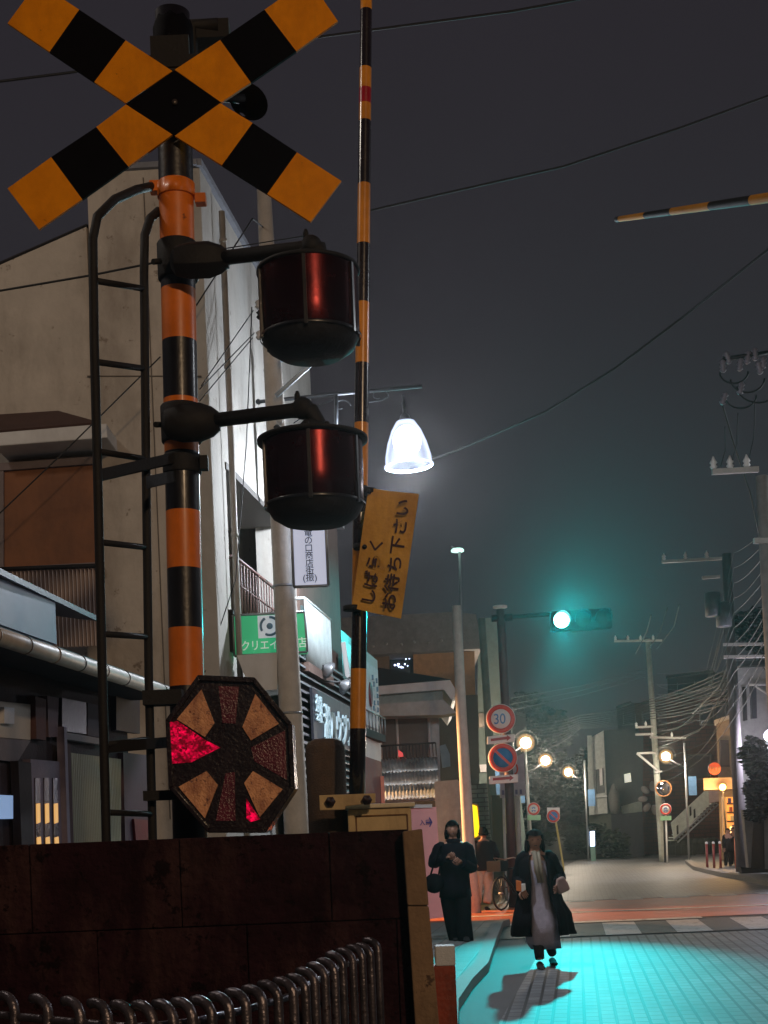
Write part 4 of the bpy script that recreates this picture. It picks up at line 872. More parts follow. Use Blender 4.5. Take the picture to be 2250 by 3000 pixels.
for i, (px, py, m_) in enumerate([(1645, 1817, None), (1708, 1814, mat('lens_amber_off', (24, 20, 8), .5)), (1768, 1811, mat('lens_red_off', (22, 7, 7), .5))]):
    cc = W(px, py, DS-.31)
    mb = MB(); mb.lathe(cc, [(1e-4, .04), (.08, .03), (.15, 0)], 24, Matrix.Rotation(math.radians(90), 3, 'X'), cap=False)
    mb.build('lens', m_ or emis('green_lit', (130, 255, 240), 30), hd)
    mb = MB(); n_ = 20; vs = []
    for j in range(n_+1):
        an = math.radians(-20+220*j/n_)
        for yy, rr_ in ((0, .165), (-.22+.1*abs(math.cos(an)), .165)): vs.append(cc+V((math.cos(an)*rr_, yy, math.sin(an)*rr_)))
    mb.add(vs, [(2*j, 2*j+2, 2*j+3, 2*j+1) for j in range(n_)], smooth=True); mb.build('visor', m_dark, hd, noflip=True)
lamp('signal_beam', 'SPOT', GC+V((0, -.3, 0)), 5600, CYAN, .12, aim=(1.85, 14.6, 0), angle=21, blend=.8)
lamp('signal_glow', 'SPOT', GC+V((0, -.3, 0)), 160, CYAN, .12, aim=(-1, 12, 1.5), angle=100, blend=1)
lamp('signal_lens_light', 'SPOT', GC+V((0, -.3, 0)), 2700, CYAN, .1, aim=(5.2, 0, 5.2), angle=42, blend=1)
lamp('signal_side_lobe', 'SPOT', GC+V((0, -.3, 0)), 1700, CYAN, .12, aim=(-.85, 18.9, 4.5), angle=11, blend=1)

def round_sign(px, py, d, r, kind, label, group=None, parent_cat='road sign', pole=None, plate=None, platem=None):
    t = thing('road_sign', label, parent_cat, W(px, py, d), group)
    c = W(px, py, d); Rx = Matrix.Rotation(math.radians(90), 3, 'X')
    mb = MB(); mb.lathe(c, [(r*.98, 0), (r*.98, .012), (1e-4, .013)], 40, Rx); mb.lathe(c, [(r, -.012), (r, 0), (r*.98, 0)], 40, Rx); mb.build('disc', m_signw, t)
    mb = MB(); mb.lathe(c+V((0, -.016, 0)), [(r*.95, 0), (r*.95, .003), (r*.66, .003), (r*.66, 0)], 40, Rx, cap=False); mb.build('red_ring', m_red, t)
    if kind in ('nopark',):
        mb = MB(); mb.lathe(c+V((0, -.014, 0)), [(r*.67, 0), (r*.67, .002), (1e-4, .0025)], 40, Rx); mb.build('blue_field', m_blue, t)
        mb = MB(); dv = V((1, 0, -1)).normalized()*r*.8; nn = V((1, 0, 1)).normalized()*r*.085
        mb.prism([c-dv-nn, c+dv-nn, c+dv+nn, c-dv+nn], (0, -.001, 0)); [v.__setitem__(1, v[1]-.0185) for v in mb.v]; mb.build('slash', m_red, t)
    if kind == '30': text('30', 'lettering', m_blue, t, c+V((-r*.50, -.018, -r*.34)), (1, 0, .02), (0, 0, 1), r*.98, .002, .008, squeeze=.85)
    if kind == 'car':
        mb = MB(); mb.box(c+V((0, -.02, r*.16)), (r*.62, .01, r*.13)); mb.box(c+V((.0, -.02, r*.3)), (r*.36, .01, r*.1)); mb.box(c+V((0, -.02, -r*.22)), (r*.66, .01, r*.1)); mb.ball(c+V((-r*.18, -.02, -r*.34)), r*.1, .01, r*.1, n=10); mb.ball(c+V((r*.2, -.02, -r*.34)), r*.1, .01, r*.1, n=10); mb.ball(c+V((-r*.18, -.02, r*.06)), r*.09, .01, r*.09, n=10); mb.ball(c+V((r*.2, -.02, r*.06)), r*.09, .01, r*.09, n=10)
        mb.build('vehicle_mark', m_blue, t)
    if plate:
        mb = MB(); mb.prism([W(x, y, d) for x, y in plate], (0, .02, 0)); mb.build('plate', platem or m_signw, t, bevel=.01)
    if pole:
        mb = MB(); p0, p1 = W(*pole[0], d+.06), W(*pole[1], d+.06); mb.tube([p0, p1, V((p1.x, p1.y, min(p1.z, 0)))], .035, 10); mb.build('pole', pole[2] if len(pole) > 2 else m_white, t)
    return t
r30 = .36*.8
t30 = round_sign(1467, 2106, 27.6, .288, '30', 'round red-ringed sign reading 30 on the traffic signal pole')
def arrow_plate(t, pts, ar, d):
    mb = MB(); mb.prism([W(x, y, d) for x, y in pts], (0, .02, 0)); mb.build('arrow_plate', m_signw, t, bevel=.01)
    (xa, ya), (xb, yb) = ar
    mb = MB(); mb.prism([W(x, y, d-.004) for x, y in [(xa, ya-4), (xb-12, yb-4), (xb-12, yb-9), (xb, yb), (xb-12, yb+9), (xb-12, yb+4), (xa, ya+4)]], (0, -.003, 0)); mb.build('arrow', mat('arrow_red', (150, 30, 40), .5), t)
arrow_plate(t30, [(1427, 2158), (1508, 2150), (1508, 2173), (1427, 2181)], ((1438, 2168), (1497, 2162)), 27.55)
tnp = round_sign(1473, 2220, 27.6, .288, 'nopark', 'no-parking disc with red slash on blue on the traffic signal pole')
arrow_plate(tnp, [(1433, 2274), (1518, 2268), (1518, 2292), (1433, 2298)], ((1444, 2283), (1505, 2279)), 27.55)
round_sign(1563, 2370, 52, .24, 'car', 'small round no-vehicles sign on the left side of the far road', plate=[(1545, 2388), (1584, 2388), (1584, 2403), (1545, 2403)], platem=mat('plate_green', (150, 205, 165), .5), pole=((1542, 2240), (1562, 2540)))
tq = round_sign(1621, 2391, 50, .235, 'nopark', 'far no-parking sign on a yellowish pole beside the dark trees', pole=((1627, 2400), (1650, 2535), mat('pole_ochre', (180, 160, 90), .5)))
flat([(1603, 2366), (1640, 2366), (1640, 2400), (1603, 2400)], 50.1, 'plate', m_signw, tq, .02)
round_sign(1950, 2371, 56, .24, 'car', 'round no-vehicles sign in front of the red building', plate=[(1935, 2391), (1967, 2390), (1967, 2403), (1935, 2404)], platem=MATS['plate_green'], pole=((1950, 2355), (1954, 2500)))
# dark round red sign on right small house
ns_ = thing('round_shop_sign', 'dim round red shop sign hanging left of the thick dark utility pole', 'sign', W(2093, 2252, 50))
mb = MB(); mb.lathe(W(2093, 2252, 50), [(.22, -.03), (.22, .03)], 30, Matrix.Rotation(math.radians(90), 3, 'X')); mb.build('disc', mat('disc_rust', (160, 60, 30), .6, emit=.08), ns_)
mb = MB()
for i in range(4): mb.box(W(2080+i*9, 2252, 49.95), (.06, .02, .12))
mb.build('lettering', mat('letter_tan', (120, 90, 60), .6), ns_)

# ================================================================== STREET LAMPS (far)
def street_lamp(px, py, d, label, side=-1, power=520, post=True, col=WARM):
    c = W(px, py, d)
    t = thing('street_lamp', label, 'street lamp', V((c.x+side*-.0, d, 0)), 'warm round lamps along the far road')
    mb = MB(); mb.ball(c, .17, .17, .17, 20); mb.build('bulb', emis('bulb_warm', (255, 225, 180), 20), t)
    mb = MB(); mb.ball(c, .29, .29, .29, 24); mb.build('glow_globe', glow_volume('halo_glow', (1, .55, .22), 1.5), t)  # emissive volume added round the bulb to imitate its glare
    mb = MB(); px_ = c.x-side*.75
    mb.tube([V((px_, d, 0)), V((px_, d, c.z+.5))], .045, 10); mb.build('pole', m_steel, t)
    mb = MB(); pts = [V((px_, d, c.z-.5)), V((c.x-side*.4, d, c.z-.28)), V((c.x-side*.14, d, c.z-.12))]; mb.tube(pts, .03, 8)
    pts = [c+V((math.cos(a)*.38, 0, math.sin(a)*.38)) for a in [math.radians(-10+x_*20) for x_ in range(11)]]
    mb.tube(pts, .008, 6); mb.build('arm', m_dark, t)
    mb = MB(); mb.box(V((px_-side*.25, d, c.z-1.2)), (.32, .03, .75)); mb.build('banner', mat('banner_blue', (90, 130, 170), .6, emit=.08, ecol=(110, 160, 210)), t)
    lamp('street_lamp_light', 'POINT', c+V((0, -.3, -.1)), power, col, .2)
    return t
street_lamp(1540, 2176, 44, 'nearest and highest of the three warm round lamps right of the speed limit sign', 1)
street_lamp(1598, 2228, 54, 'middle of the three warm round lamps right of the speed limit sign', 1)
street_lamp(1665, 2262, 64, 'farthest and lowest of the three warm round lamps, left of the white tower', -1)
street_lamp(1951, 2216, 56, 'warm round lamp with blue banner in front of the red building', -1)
rl = thing('street_lamp', 'cool white lamp at the right picture edge before the pale house', 'street lamp', V((W(2262, 2155, 40).x, 40, 0)))
mb = MB(); mb.ball(W(2256, 2155, 40), .17, n=16); mb.build('glow_globe', emis('globe_cool', (220, 215, 255), 14), rl)
mb = MB(); p = W(2290, 2155, 40); mb.tube([V((p.x, 40, 0)), V((p.x, 40, p.z+.3)), W(2256, 2140, 40)], .04, 8); mb.build('pole', m_steel, rl)
lamp('street_lamp_light_cool', 'POINT', W(2256, 2170, 39.6), 700, (.86, .84, 1), .2)

# ================================================================== FAR BUILDINGS (right)
tw = thing('white_tower', 'narrow white three-storey building with a dark window left of the far road end', 'building', V((W(1750, 2500, 68).x, 68, 0)))
m_tw = mat('tower_white', (188, 190, 184), .7, stain=(140, 142, 138), sscale=.6)
flat([(1733, 2160), (1768, 2140), (1780, 2382), (1741, 2386)], 68, 'wall', m_tw, tw, 5)
flat([(1720, 2155), (1734, 2155), (1742, 2386), (1726, 2388)], 67.5, 'pillar', mat('tower_pillar', (150, 154, 150), .7), tw, 4)
wf = flat([(1745, 2255), (1768, 2250), (1772, 2322), (1748, 2326)], 67.9, 'window', m_glass, tw, .2)
flat([(1756, 2252), (1764, 2251), (1766, 2300), (1758, 2302)], 67.8, 'curtain', m_signw, wf, .05)
flat([(1741, 2332), (1778, 2330), (1779, 2334), (1741, 2336)], 67.7, 'ledge', m_white, tw, .3)
flat([(1725, 2386), (1790, 2384), (1796, 2520), (1732, 2522)], 68.2, 'base_wall', mat('base_olive', (74, 78, 66), .8), tw, 5)
gw = thing('grey_rear_house', 'dark grey windowless house joining the white tower on its right', 'house', V((W(1830, 2500, 69).x, 69, 0)))
flat([(1770, 2140), (1830, 2135), (1885, 2150), (1882, 2380), (1780, 2384)], 69, 'wall', mat('rear_grey', (64, 70, 70), .8, stain=(46, 50, 50), sscale=.5), gw, 6)
flat([(1782, 2382), (1882, 2376), (1888, 2510), (1790, 2520)], 68.6, 'base_wall', mat('base_dark', (52, 52, 56), .85, stain=(34, 34, 38)), gw, 5)
flat([(1822, 2362), (1880, 2346), (1882, 2378), (1826, 2384)], 68.4, 'roof_light', mat('rooflight', (120, 128, 120), .6), gw, .3)
flat([(1830, 2268), (1847, 2264), (1850, 2290), (1832, 2293)], 68.5, 'lit_window', emis('lit_small', (215, 215, 200), .7), gw, .2)
mb = MB(); mb.lathe(W(1801, 2384, 67.8), [(.2, 0), (.28, .4), (.26, .9), (.1, 1.35), (1e-4, 1.45)], 16); mb.build('statue_niche', mat('niche_grey', (90, 88, 84), .7), gw)
bb = thing('red_brick_building', 'dark red-brown building with upper windows behind the outside staircase', 'building', V((W(2000, 2500, 74).x, 74, 0)))
m_rb = brick('red_brick', (92, 44, 36), (76, 36, 32), (48, 30, 28), .6, .2, axes='XZ', mortar=.02, rough=.8)
flat([(1868, 2060), (1960, 2040), (2145, 2040), (2150, 2500), (1884, 2510)], 74, 'wall', m_rb, bb, 8)
flat([(1858, 2060), (1950, 2050), (1955, 2130), (1866, 2132)], 73.5, 'balcony_block', mat('block_dim', (66, 52, 50), .8), bb, 3)
for (x, y, w_i, h_i) in ((1882, 2090, 46, 32), (2050, 2065, 40, 56), (2012, 2212, 70, 70), (2096, 2060, 30, 50)):
    o_ = flat([(x, y), (x+w_i, y-2), (x+w_i+2, y+h_i), (x+2, y+h_i+2)], 73.4, 'window', mat('win_dim', (48, 50, 56), .3), bb, .2)
    mb = MB(); q4 = [W(x, y, 73.35), W(x+w_i, y-2, 73.35), W(x+w_i+2, y+h_i, 73.35), W(x+2, y+h_i+2, 73.35)]
    for i in range(4): mb.tube([q4[i], q4[(i+1) % 4]], .05, 5)
    mb.build('window_frame', mat('frame_dim', (84, 82, 82), .6), o_)
flat([(2000, 2010), (2140, 2000), (2142, 2040), (2002, 2044)], 73.8, 'roof_parapet', mat('parapet_dim', (74, 68, 68), .8), bb, 6)
for k, (pts, lab, wins) in enumerate([
    ([(1955, 1985), (2090, 1968), (2160, 1975), (2165, 2300), (1965, 2300)], 'dim tall house stacked behind the red-brown building, just left of the thick dark pole', [(1985, 2000), (2035, 1995), (2085, 1992)]),
    ([(1808, 2075), (1850, 2060), (1905, 2066), (1915, 2400), (1815, 2400)], 'dim narrow house rising behind the grey rear house', [(1826, 2085), (1862, 2082)]),
    ([(1480, 2080), (1540, 2100), (1545, 2500), (1486, 2500)], 'dim narrow house behind the nearest warm street lamp', [(1495, 2125), (1500, 2200)])]):
    dh = thing('rear_house', lab, 'house', V((W(pts[0][0]+60, 2500, 88).x, 88, 0)), 'dim houses stacked behind the far street')
    flat(pts, 88, 'wall', mat('dim_wall%d' % k, [(66, 60, 62), (58, 60, 62), (62, 66, 64)][k], .85, stain=(40, 38, 40), sscale=.4), dh, 5)
    flat([(pts[0][0]-4, pts[0][1]-6), (pts[1][0], pts[1][1]-8), (pts[1][0], pts[1][1]), (pts[0][0]-4, pts[0][1]+2)], 87.6, 'roof_edge', mat('dim_edge', (92, 88, 88), .7), dh, 1)
    for x, y in wins:
        wz = flat([(x, y), (x+26, y-2), (x+27, y+34), (x+1, y+36)], 87.8, 'window', mat('win_dim', (48, 50, 56), .3), dh, .1)
        flat([(x-2, y+36), (x+30, y+34), (x+30, y+38), (x-2, y+40)], 87.6, 'sill', mat('dim_edge', (92, 88, 88), .7), wz, .2)
# outside staircase
stc = thing('outside_staircase', 'white outside staircase slanting up to the right in front of the red building', 'staircase', V((W(2030, 2500, 62).x, 62, 0)))
m_st = mat('stair_white', (170, 176, 168), .6, stain=(120, 124, 118))
flat([(1966, 2410), (2075, 2308), (2078, 2358), (1975, 2462)], 61.5, 'side_panel', m_st, stc, .08)
mb = MB()
for i in range(14):
    t = i/13; p = W(1975+118*t, 2462-108*t, 61.6); mb.box(p+V((0, .6, 0)), (.28, 1.1, .05))
mb.build('step', m_st, stc)
mb = MB(); mb.tube([W(1975, 2462, 61.5), W(2095, 2352, 61.5)], .06, 6); mb.tube([W(1985, 2468, 61.5), W(2105, 2356, 61.5)], .04, 6); mb.build('stringer', m_steel, stc)
flat([(2075, 2308), (2140, 2298), (2142, 2340), (2078, 2352)], 61.4, 'landing', mat('landing_pink', (165, 140, 135), .6), stc, 1.2)
for x, y in ((2020, 2366), (2032, 2372), (1982, 2420)): flat([(x, y), (x+5, y-4), (x+6, y+22), (x+1, y+26)], 61.45, 'slot', m_dark, stc, .03)
mb = MB(); mb.tube([W(2130, 2350, 61.6), V((W(2135, 2500, 61.6).x, 61.6, 0))], .06, 8); mb.build('post', m_steel, stc)
# flower-shaped wall ornament
fo = thing('wall_ornament', 'pale flower-shaped ornament on the wall left of the round mirror', 'ornament', W(1908, 2340, 60))
mb = MB()
for i in range(7):
    a_ = math.radians(40+i*48); c = W(1912, 2338, 60)+V((math.cos(a_)*.42, 0, math.sin(a_)*.5)); mb.ball(c, .22, .04, .14, 10, Matrix.Rotation(-a_, 3, 'Y'))
mb.build('petal', mat('petal_grey', (96, 88, 86), .7), fo)
# convex mirror
cm = thing('traffic_mirror', 'round convex traffic mirror mounted on the pole above the no-vehicles sign', 'traffic mirror', W(1944, 2310, 57))
mb = MB(); mb.lathe(W(1944, 2310, 57), [(.3, 0), (.29, .02), (.2, .05), (.1, .065), (1e-4, .07)], 32, Matrix.Rotation(math.radians(90), 3, 'X')); mb.build('mirror', mat('mirror_face', (150, 150, 160), .05, 1, bump=0, var=.02), cm)
mb = MB(); c = W(1944, 2310, 57.0); mb.tube([c+V((math.cos(a)*.31, 0, math.sin(a)*.31)) for a in [i*math.pi/16 for i in range(33)]], .03, 6); mb.build('rim', mat('rim_orange', (170, 110, 60), .5), cm)
mb = MB(); mb.tube([W(1944, 2330, 57.1), V((W(1948, 2500, 57.1).x, 57.1, 0))], .045, 8); mb.build('pole', m_dark, cm)
# utility poles right
def util(px0, py0, px1, d, label, arms, r=.13, m_=None, trans=None):
    t = thing('utility_pole', label, 'utility pole', V((W(px1, 2500, d).x, d, 0)))
    mb = MB(); p0 = W(px0, py0, d); p1 = W(px1, 2500, d); mb.tube([p0, p1, V((p1.x, d, 0))], [r*.75, r, r], 16); mb.build('pole', m_ or m_conc, t)
    for (xa, ya, xb, yb, ni) in arms:
        a, b = W(xa, ya, d-.15), W(xb, yb, d-.15); mb = MB(); mb.prism([a+V((0, 0, .04)), b+V((0, 0, .04)), b-V((0, 0, .04)), a-V((0, 0, .04))], (0, .08, 0)); arm = mb.build('crossarm', mat('arm_pale', (165, 160, 156), .5), t)
        for i in range(ni):
            p = a.lerp(b, (i+.1)/max(1, ni-.2)); mb = MB(); mb.lathe(p+V((0, .04, .04)), [(.03, 0), (.06, .04), (.035, .07), (.06, .1), (.03, .15), (.01, .2)], 10); mb.build('insulator', m_signw, arm)
    if trans:
        for (x, y) in trans:
            p = W(x, y, d-.4); mb = MB(); mb.lathe(p, [(.18, -.35), (.22, -.33), (.22, .3), (.18, .33), (.05, .36)], 16); mb.build('transformer', mat('transformer_grey', (70, 68, 74), .5), t)
    return t
util(2232, 1395, 2296, 22, 'nearest utility pole, cut by the right edge, with a white crossarm of three insulators', [(2088, 1381, 2224, 1373, 3), (2210, 1583, 2300, 1583, 0)], .13, mat('pole_weathered', (128, 122, 118), .85, var=.2))
util(2128, 1622, 2172, 40, 'thick dark utility pole beside the black shrub at right with pale frame arms', [(1940, 1645, 2116, 1635, 3), (2120, 1888, 2262, 1886, 0), (2122, 1924, 2262, 1922, 0), (2058, 1692, 2110, 1688, 0)], .17, mat('pole_dark_conc', (78, 72, 74), .8, var=.2), trans=[(2088, 1770), (2120, 1800)])
util(1898, 1872, 1940, 58, 'slim pale utility pole standing behind the round mirror', [(1800, 1878, 1940, 1876, 4), (1862, 2131, 1912, 2128, 2), (1862, 2152, 1912, 2150, 0), (1905, 2160, 2010, 2162, 2)], .14, mat('pole_pale', (175, 178, 168), .7))
up5 = thing('pole_brace', 'white diagonal bracket on the slim pole left of the warm lamp', 'bracket', W(1900, 2230, 57.8))
mb = MB(); mb.tube([W(1866, 2207, 57.8), W(1922, 2205, 57.8)], .05, 6); mb.tube([W(1866, 2207, 57.8), W(1932, 2262, 57.8)], .05, 6); mb.tube([W(1918, 2263, 57.8), W(1940, 2260, 57.8)], .04, 6); mb.build('bar', m_signw, up5)
# insulator cluster / transformer near right edge above
ic = thing('insulator_cluster', 'cluster of dark insulators and loops hanging at the upper right edge', 'insulators', W(2160, 1100, 20))
mb = MB()
for x, y in ((2118, 1075), (2168, 1070), (2132, 1050), (2190, 1050), (2235, 1065), (2120, 1170), (2170, 1140), (2225, 1080), (2212, 1040)):
    mb = MB(); mb.lathe(W(x, y, 20), [(.02, -.08), (.05, -.05), (.03, -.02), (.05, .01), (.03, .04), (.05, .07), (.015, .1)], 10, Matrix.Rotation(random.uniform(-.4, .4), 3, 'Y')); mb.build('insulator', mat('insulator_grey', (110, 105, 115), .4), ic)
mb = MB()
for x, y, s_ in ((2150, 1090, .2), (2190, 1110, .24), (2222, 1130, .3), (2170, 1160, .22)):
    mb.tube([W(x, y, 20)+V((math.cos(a)*s_, 0, -abs(math.sin(a))*s_*.8)) for a in [i*math.pi/12 for i in range(13)]], .014, 6)
mb.tube([W(2118, 1052, 20), W(2270, 1030, 20)], .03, 6); mb.build('jumper_wire', m_wire, ic)

# right houses
rh = thing('pale_corner_house', 'pale house cut by the right edge with narrow dark windows', 'house', V((W(2220, 2500, 44).x, 44, 0)))
flat([(2158, 1945), (2400, 1930), (2400, 2560), (2185, 2560)], 44, 'wall', mat('house_pale', (160, 158, 155), .75, stain=(110, 108, 104), sscale=.7), rh, 6)
wv_ = flat([(2200, 2010), (2216, 2010), (2218, 2104), (2204, 2105)], 43.8, 'window', mat('win_navy', (34, 34, 48), .3), rh, .2)
flat([(2176, 2012), (2186, 2012), (2190, 2110), (2180, 2112)], 43.8, 'downpipe', m_dark, rh, .1)
flat([(2150, 1938), (2400, 1925), (2400, 1940), (2152, 1952)], 43.5, 'roof_edge', m_dark, rh, 1)
mb = MB(); mb.tube([W(2195, 2006, 43.6), W(2260, 2006, 43.6)], .04, 6); mb.tube([W(2210, 2008, 43.6), W(2252, 2036, 43.6)], .03, 6); mb.build('bracket', m_signw, rh)
sh2 = thing('small_corner_shop', 'small shop with a lit orange shelf window behind the two distant walkers', 'shop', V((W(2120, 2500, 52).x, 52, 0)))
flat([(2098, 2115), (2150, 2098), (2165, 2520), (2112, 2520)], 52, 'wall', mat('shop_pale', (150, 140, 128), .75), sh2, 5)
flat([(2092, 2110), (2145, 2092), (2146, 2102), (2093, 2121)], 51.7, 'roof_edge', m_white, sh2, 1)
flat([(2110, 2168), (2135, 2168), (2138, 2246), (2112, 2246)], 51.8, 'window', mat('win_navy2', (40, 42, 60), .3), sh2, .2)
flat([(2060, 2280), (2180, 2276), (2180, 2310), (2062, 2315)], 50.5, 'fascia', mat('fascia_tan', (150, 128, 108), .6), sh2, 1.4)
lw = flat([(2130, 2335), (2157, 2335), (2162, 2466), (2136, 2466)], 51.7, 'shop_window', emis('shop_glow', (255, 170, 80), .8), sh2, .2)
for i in range(4): flat([(2131, 2352+i*26), (2158, 2352+i*26), (2158, 2357+i*26), (2131, 2357+i*26)], 51.6, 'shelf', mat('shelf_brown', (90, 60, 40), .6), lw, .1)
for i, cc in enumerate([(60, 60, 140), (150, 70, 40), (200, 190, 160), (90, 60, 50)]): flat([(2134+i*4, 2338+i*26), (2142+i*4, 2338+i*26), (2142+i*4, 2352+i*26), (2134+i*4, 2352+i*26)], 51.55, 'goods', mat('goods%d' % i, cc, .5), lw, .1)
flat([(2116, 2335), (2127, 2335), (2133, 2500), (2121, 2500)], 51.4, 'post', mat('post_pale', (200, 170, 130), .6), sh2, .15)
ol = thing('shop_lamp', 'small glowing orange lamp on the corner shop front', 'lamp', W(2115, 2306, 50))
mb = MB(); mb.ball(W(2117, 2306, 50), .12, n=16); mb.build('bulb', emis('orange_bulb', (255, 175, 90), 14), ol)
mb = MB(); mb.tube([W(2117, 2316, 50), W(2130, 2470, 50), V((W(2132, 2500, 50).x, 50, 0))], .03, 8); mb.build('post', m_dark, ol)
lamp('shop_lamp_light', 'POINT', W(2117, 2312, 49.6), 260, (1, .55, .2), .15)
la = thing('standing_lantern', 'lit square lantern box low beside the two distant walkers', 'lantern', W(2150, 2434, 48.5))
flat([(2142, 2422), (2159, 2422), (2160, 2448), (2143, 2448)], 48.5, 'box', emis('lantern_glow', (255, 200, 130), 3), la, .2, bevel=.02)
mb = MB(); mb.tube([W(2151, 2450, 48.6), V((W(2156, 2540, 48.6).x, 48.6, 0))], .035, 8); mb.build('post', mat('lantern_post', (190, 90, 50), .5), la)
# railing posts in orange light (guard posts)
for i, (x, lab) in enumerate([(2073, 'leftmost red guard post of the row before the far walkers'), (2093, 'second red guard post from the left before the far walkers'), (2112, 'third red guard post from the left before the far walkers'), (2160, 'orange-lit guard post right of the two far walkers')]):
    t_ = thing('guard_post', lab, 'post', G(x, 2552), 'guard posts on the far corner'); p = G(x, 2552); mb = MB(); mb.tube([p, p+V((0, 0, .85 if i < 3 else 1.0))], .04 if i < 3 else .06, 10); mb.build('post', mat('guard_red', (120, 40, 34), .5) if i < 3 else mat('guard_orange', (200, 100, 60), .5), t_)
    mb = MB(); mb.ball(p+V((0, 0, .88 if i < 3 else 1.02)), .05, n=10); mb.build('finial', m_signw, t_)
# parked scooter/planters row under stair as planters
pb = thing('planter_row', 'dark row of planters along the foot of the staircase', 'planter', G(2020, 2510))
mb = MB(); p0, p1 = G(1975, 2508), G(2110, 2504); 
for i in range(9): p = p0.lerp(p1, i/8); mb.box(p+V((0, 1.2, .25)), (.5, .4, .5)); mb.ball(p+V((0, 1.2, .6)), .28, .25, .22, 10)
mb.build('planter', mat('planter_dark', (52, 56, 48), .8), pb)
ts2 = thing('lit_standing_sign', 'small upright glowing white sign at the foot of the white tower', 'sign', V((W(1736, 2520, 64).x, 64, 0)))
flat([(1730, 2436), (1742, 2435), (1743, 2479), (1731, 2480)], 64, 'panel', emis('white_glow', (205, 225, 255), 3), ts2, .2)
flat([(1730, 2482), (1744, 2481), (1746, 2522), (1733, 2523)], 64, 'base', mat('base_teal', (110, 150, 140), .6), ts2, .2)
# left-far signs and clutter near signal pole
lb = thing('notice_board', 'pale lilac notice board with a red mark behind the no-parking sign', 'sign', W(1500, 2300, 31))
flat([(1464, 2240), (1535, 2205), (1540, 2330), (1466, 2338)], 31, 'panel', mat('board_lilac', (160, 150, 165), .6, emit=.04), lb, .08)
mb = MB(); c = W(1508, 2252, 30.9); mb.tube([c+V((math.cos(a)*.06, 0, math.sin(a)*.11)) for a in [math.radians(-100+i*15) for i in range(14)]], .02, 6); mb.build('red_mark', m_red, lb)
text('W..//\n\nCl     roo', 'lettering', mat('letter_violet', (96, 90, 130), .6), lb, W(1473, 2322, 30.95), (1, 0, .04), (0, 0, 1), .001, .001) if False else None
mb = MB()
for i in range(5): mb.box(W(1474+i*13, 2322-i*.6, 30.95), (.05, .01, .1))
mb.build('lettering', mat('letter_violet', (96, 90, 130), .6), lb)
mb = MB(); mb.tube([W(1475, 2338, 31.05), V((W(1482, 2600, 31.05).x, 31.05, 0))], .03, 8); mb.tube([W(1515, 2330, 31.05), V((W(1524, 2600, 31.05).x, 31.05, 0))], .06, 8); mb.build('leg', m_white, lb)
vm = thing('white_cabinet', 'tall pale cabinet standing behind the signal pole', 'cabinet', V((W(1485, 2600, 33).x, 33, 0)))
flat([(1476, 2340), (1496, 2339), (1504, 2440), (1482, 2442)], 33, 'body', mat('cabinet_cream', (190, 185, 150), .6, emit=.05), vm, .4)
flat([(1440, 2330), (1476, 2330), (1500, 2640), (1450, 2640)], 34, 'side_wall', mat('cab_dark', (60, 62, 60), .7), vm, .4)

# ================================================================== TREES
def tree(name, label, cpx, cpy, d, rx, rz, n, col, leaf=.14, group=None, trunk=True, ry=None):
    c = W(cpx, cpy, d); t = thing(name, label, 'tree' if trunk else 'shrub', V((c.x, d, 0)), group)
    rnd = random.Random(hash(label) & 0xffff if False else int(cpx*7+cpy)); mb = MB()
    cl = []
    for i in range(14): 
        th = rnd.uniform(0, 2*math.pi); ph_ = rnd.uniform(-1, 1); q_ = rnd.uniform(.3, .85)
        cl.append((V((math.cos(th)*rx*q_*math.sqrt(1-ph_**2), math.sin(th)*(ry or rx)*q_*math.sqrt(1-ph_**2), ph_*rz*q_)), rnd.uniform(.28, .5)))
    for i in range(n):
        cc, cr_ = cl[rnd.randrange(14)]
        v = V((rnd.gauss(0, 1), rnd.gauss(0, 1), rnd.gauss(0, 1))).normalized()*cr_*rnd.uniform(.4, 1.05)
        p = c+cc+V((v.x*rx, v.y*(ry or rx), v.z*rz)); s_ = leaf*rnd.uniform(.6, 1.3)
        if p.z < .1: continue
        R = Matrix.Rotation(rnd.uniform(0, 6.28), 3, 'Z') @ Matrix.Rotation(rnd.uniform(0, 3.14), 3, 'X')
        mb.add([p+R @ V((-s_, 0, 0)), p+R @ V((0, -s_*.5, .1*s_)), p+R @ V((s_, 0, 0)), p+R @ V((0, s_*.5, .1*s_))], [(0, 1, 2, 3)], mi=rnd.randrange(2))
    k = '%02x%02x%02x' % col
    mb.build('crown' if trunk else 'foliage', [mat('leaf'+k, col, .6, var=.3, bump=0), mat('leafb'+k, tuple(int(x_*.6) for x_ in col), .6, var=.3, bump=0)], t, noflip=True)
    if trunk:
        mb = MB(); mb.tube([V((c.x, d, 0)), V((c.x+.1, d, c.z*.5)), c], [.2, .14, .05], 10)
        for i in range(6): mb.tube([V((c.x+.05, d, c.z*.7)), c+cl[i][0]*.8], [.07, .02], 6)
        mb.build('trunk', mat('bark', (60, 48, 40), .9, bump=.6), t)
    return t
grp = 'dark trees beyond the far road'
tree('roadside_tree', 'dark leafy tree under the warm lamps, left of the white tower', 1690, 2330, 90, 2.75, 3.25, 5000, (20, 24, 16), .2, grp)
tree('roadside_tree', 'dark leafy tree behind the no-parking sign on the yellowish pole', 1590, 2350, 88, 2.5, 2.75, 4500, (18, 21, 15), .2, grp)
tree('roadside_tree', 'tall dark tree top rising over the nearest warm lamp', 1560, 2150, 98, 2.875, 3.25, 4000, (14, 18, 14), .22, grp)
tree('hedge_shrub', 'low dark shrub left of the lit standing sign', 1690, 2460, 68, 1.8, .9, 2500, (26, 32, 20), .14, None, False)
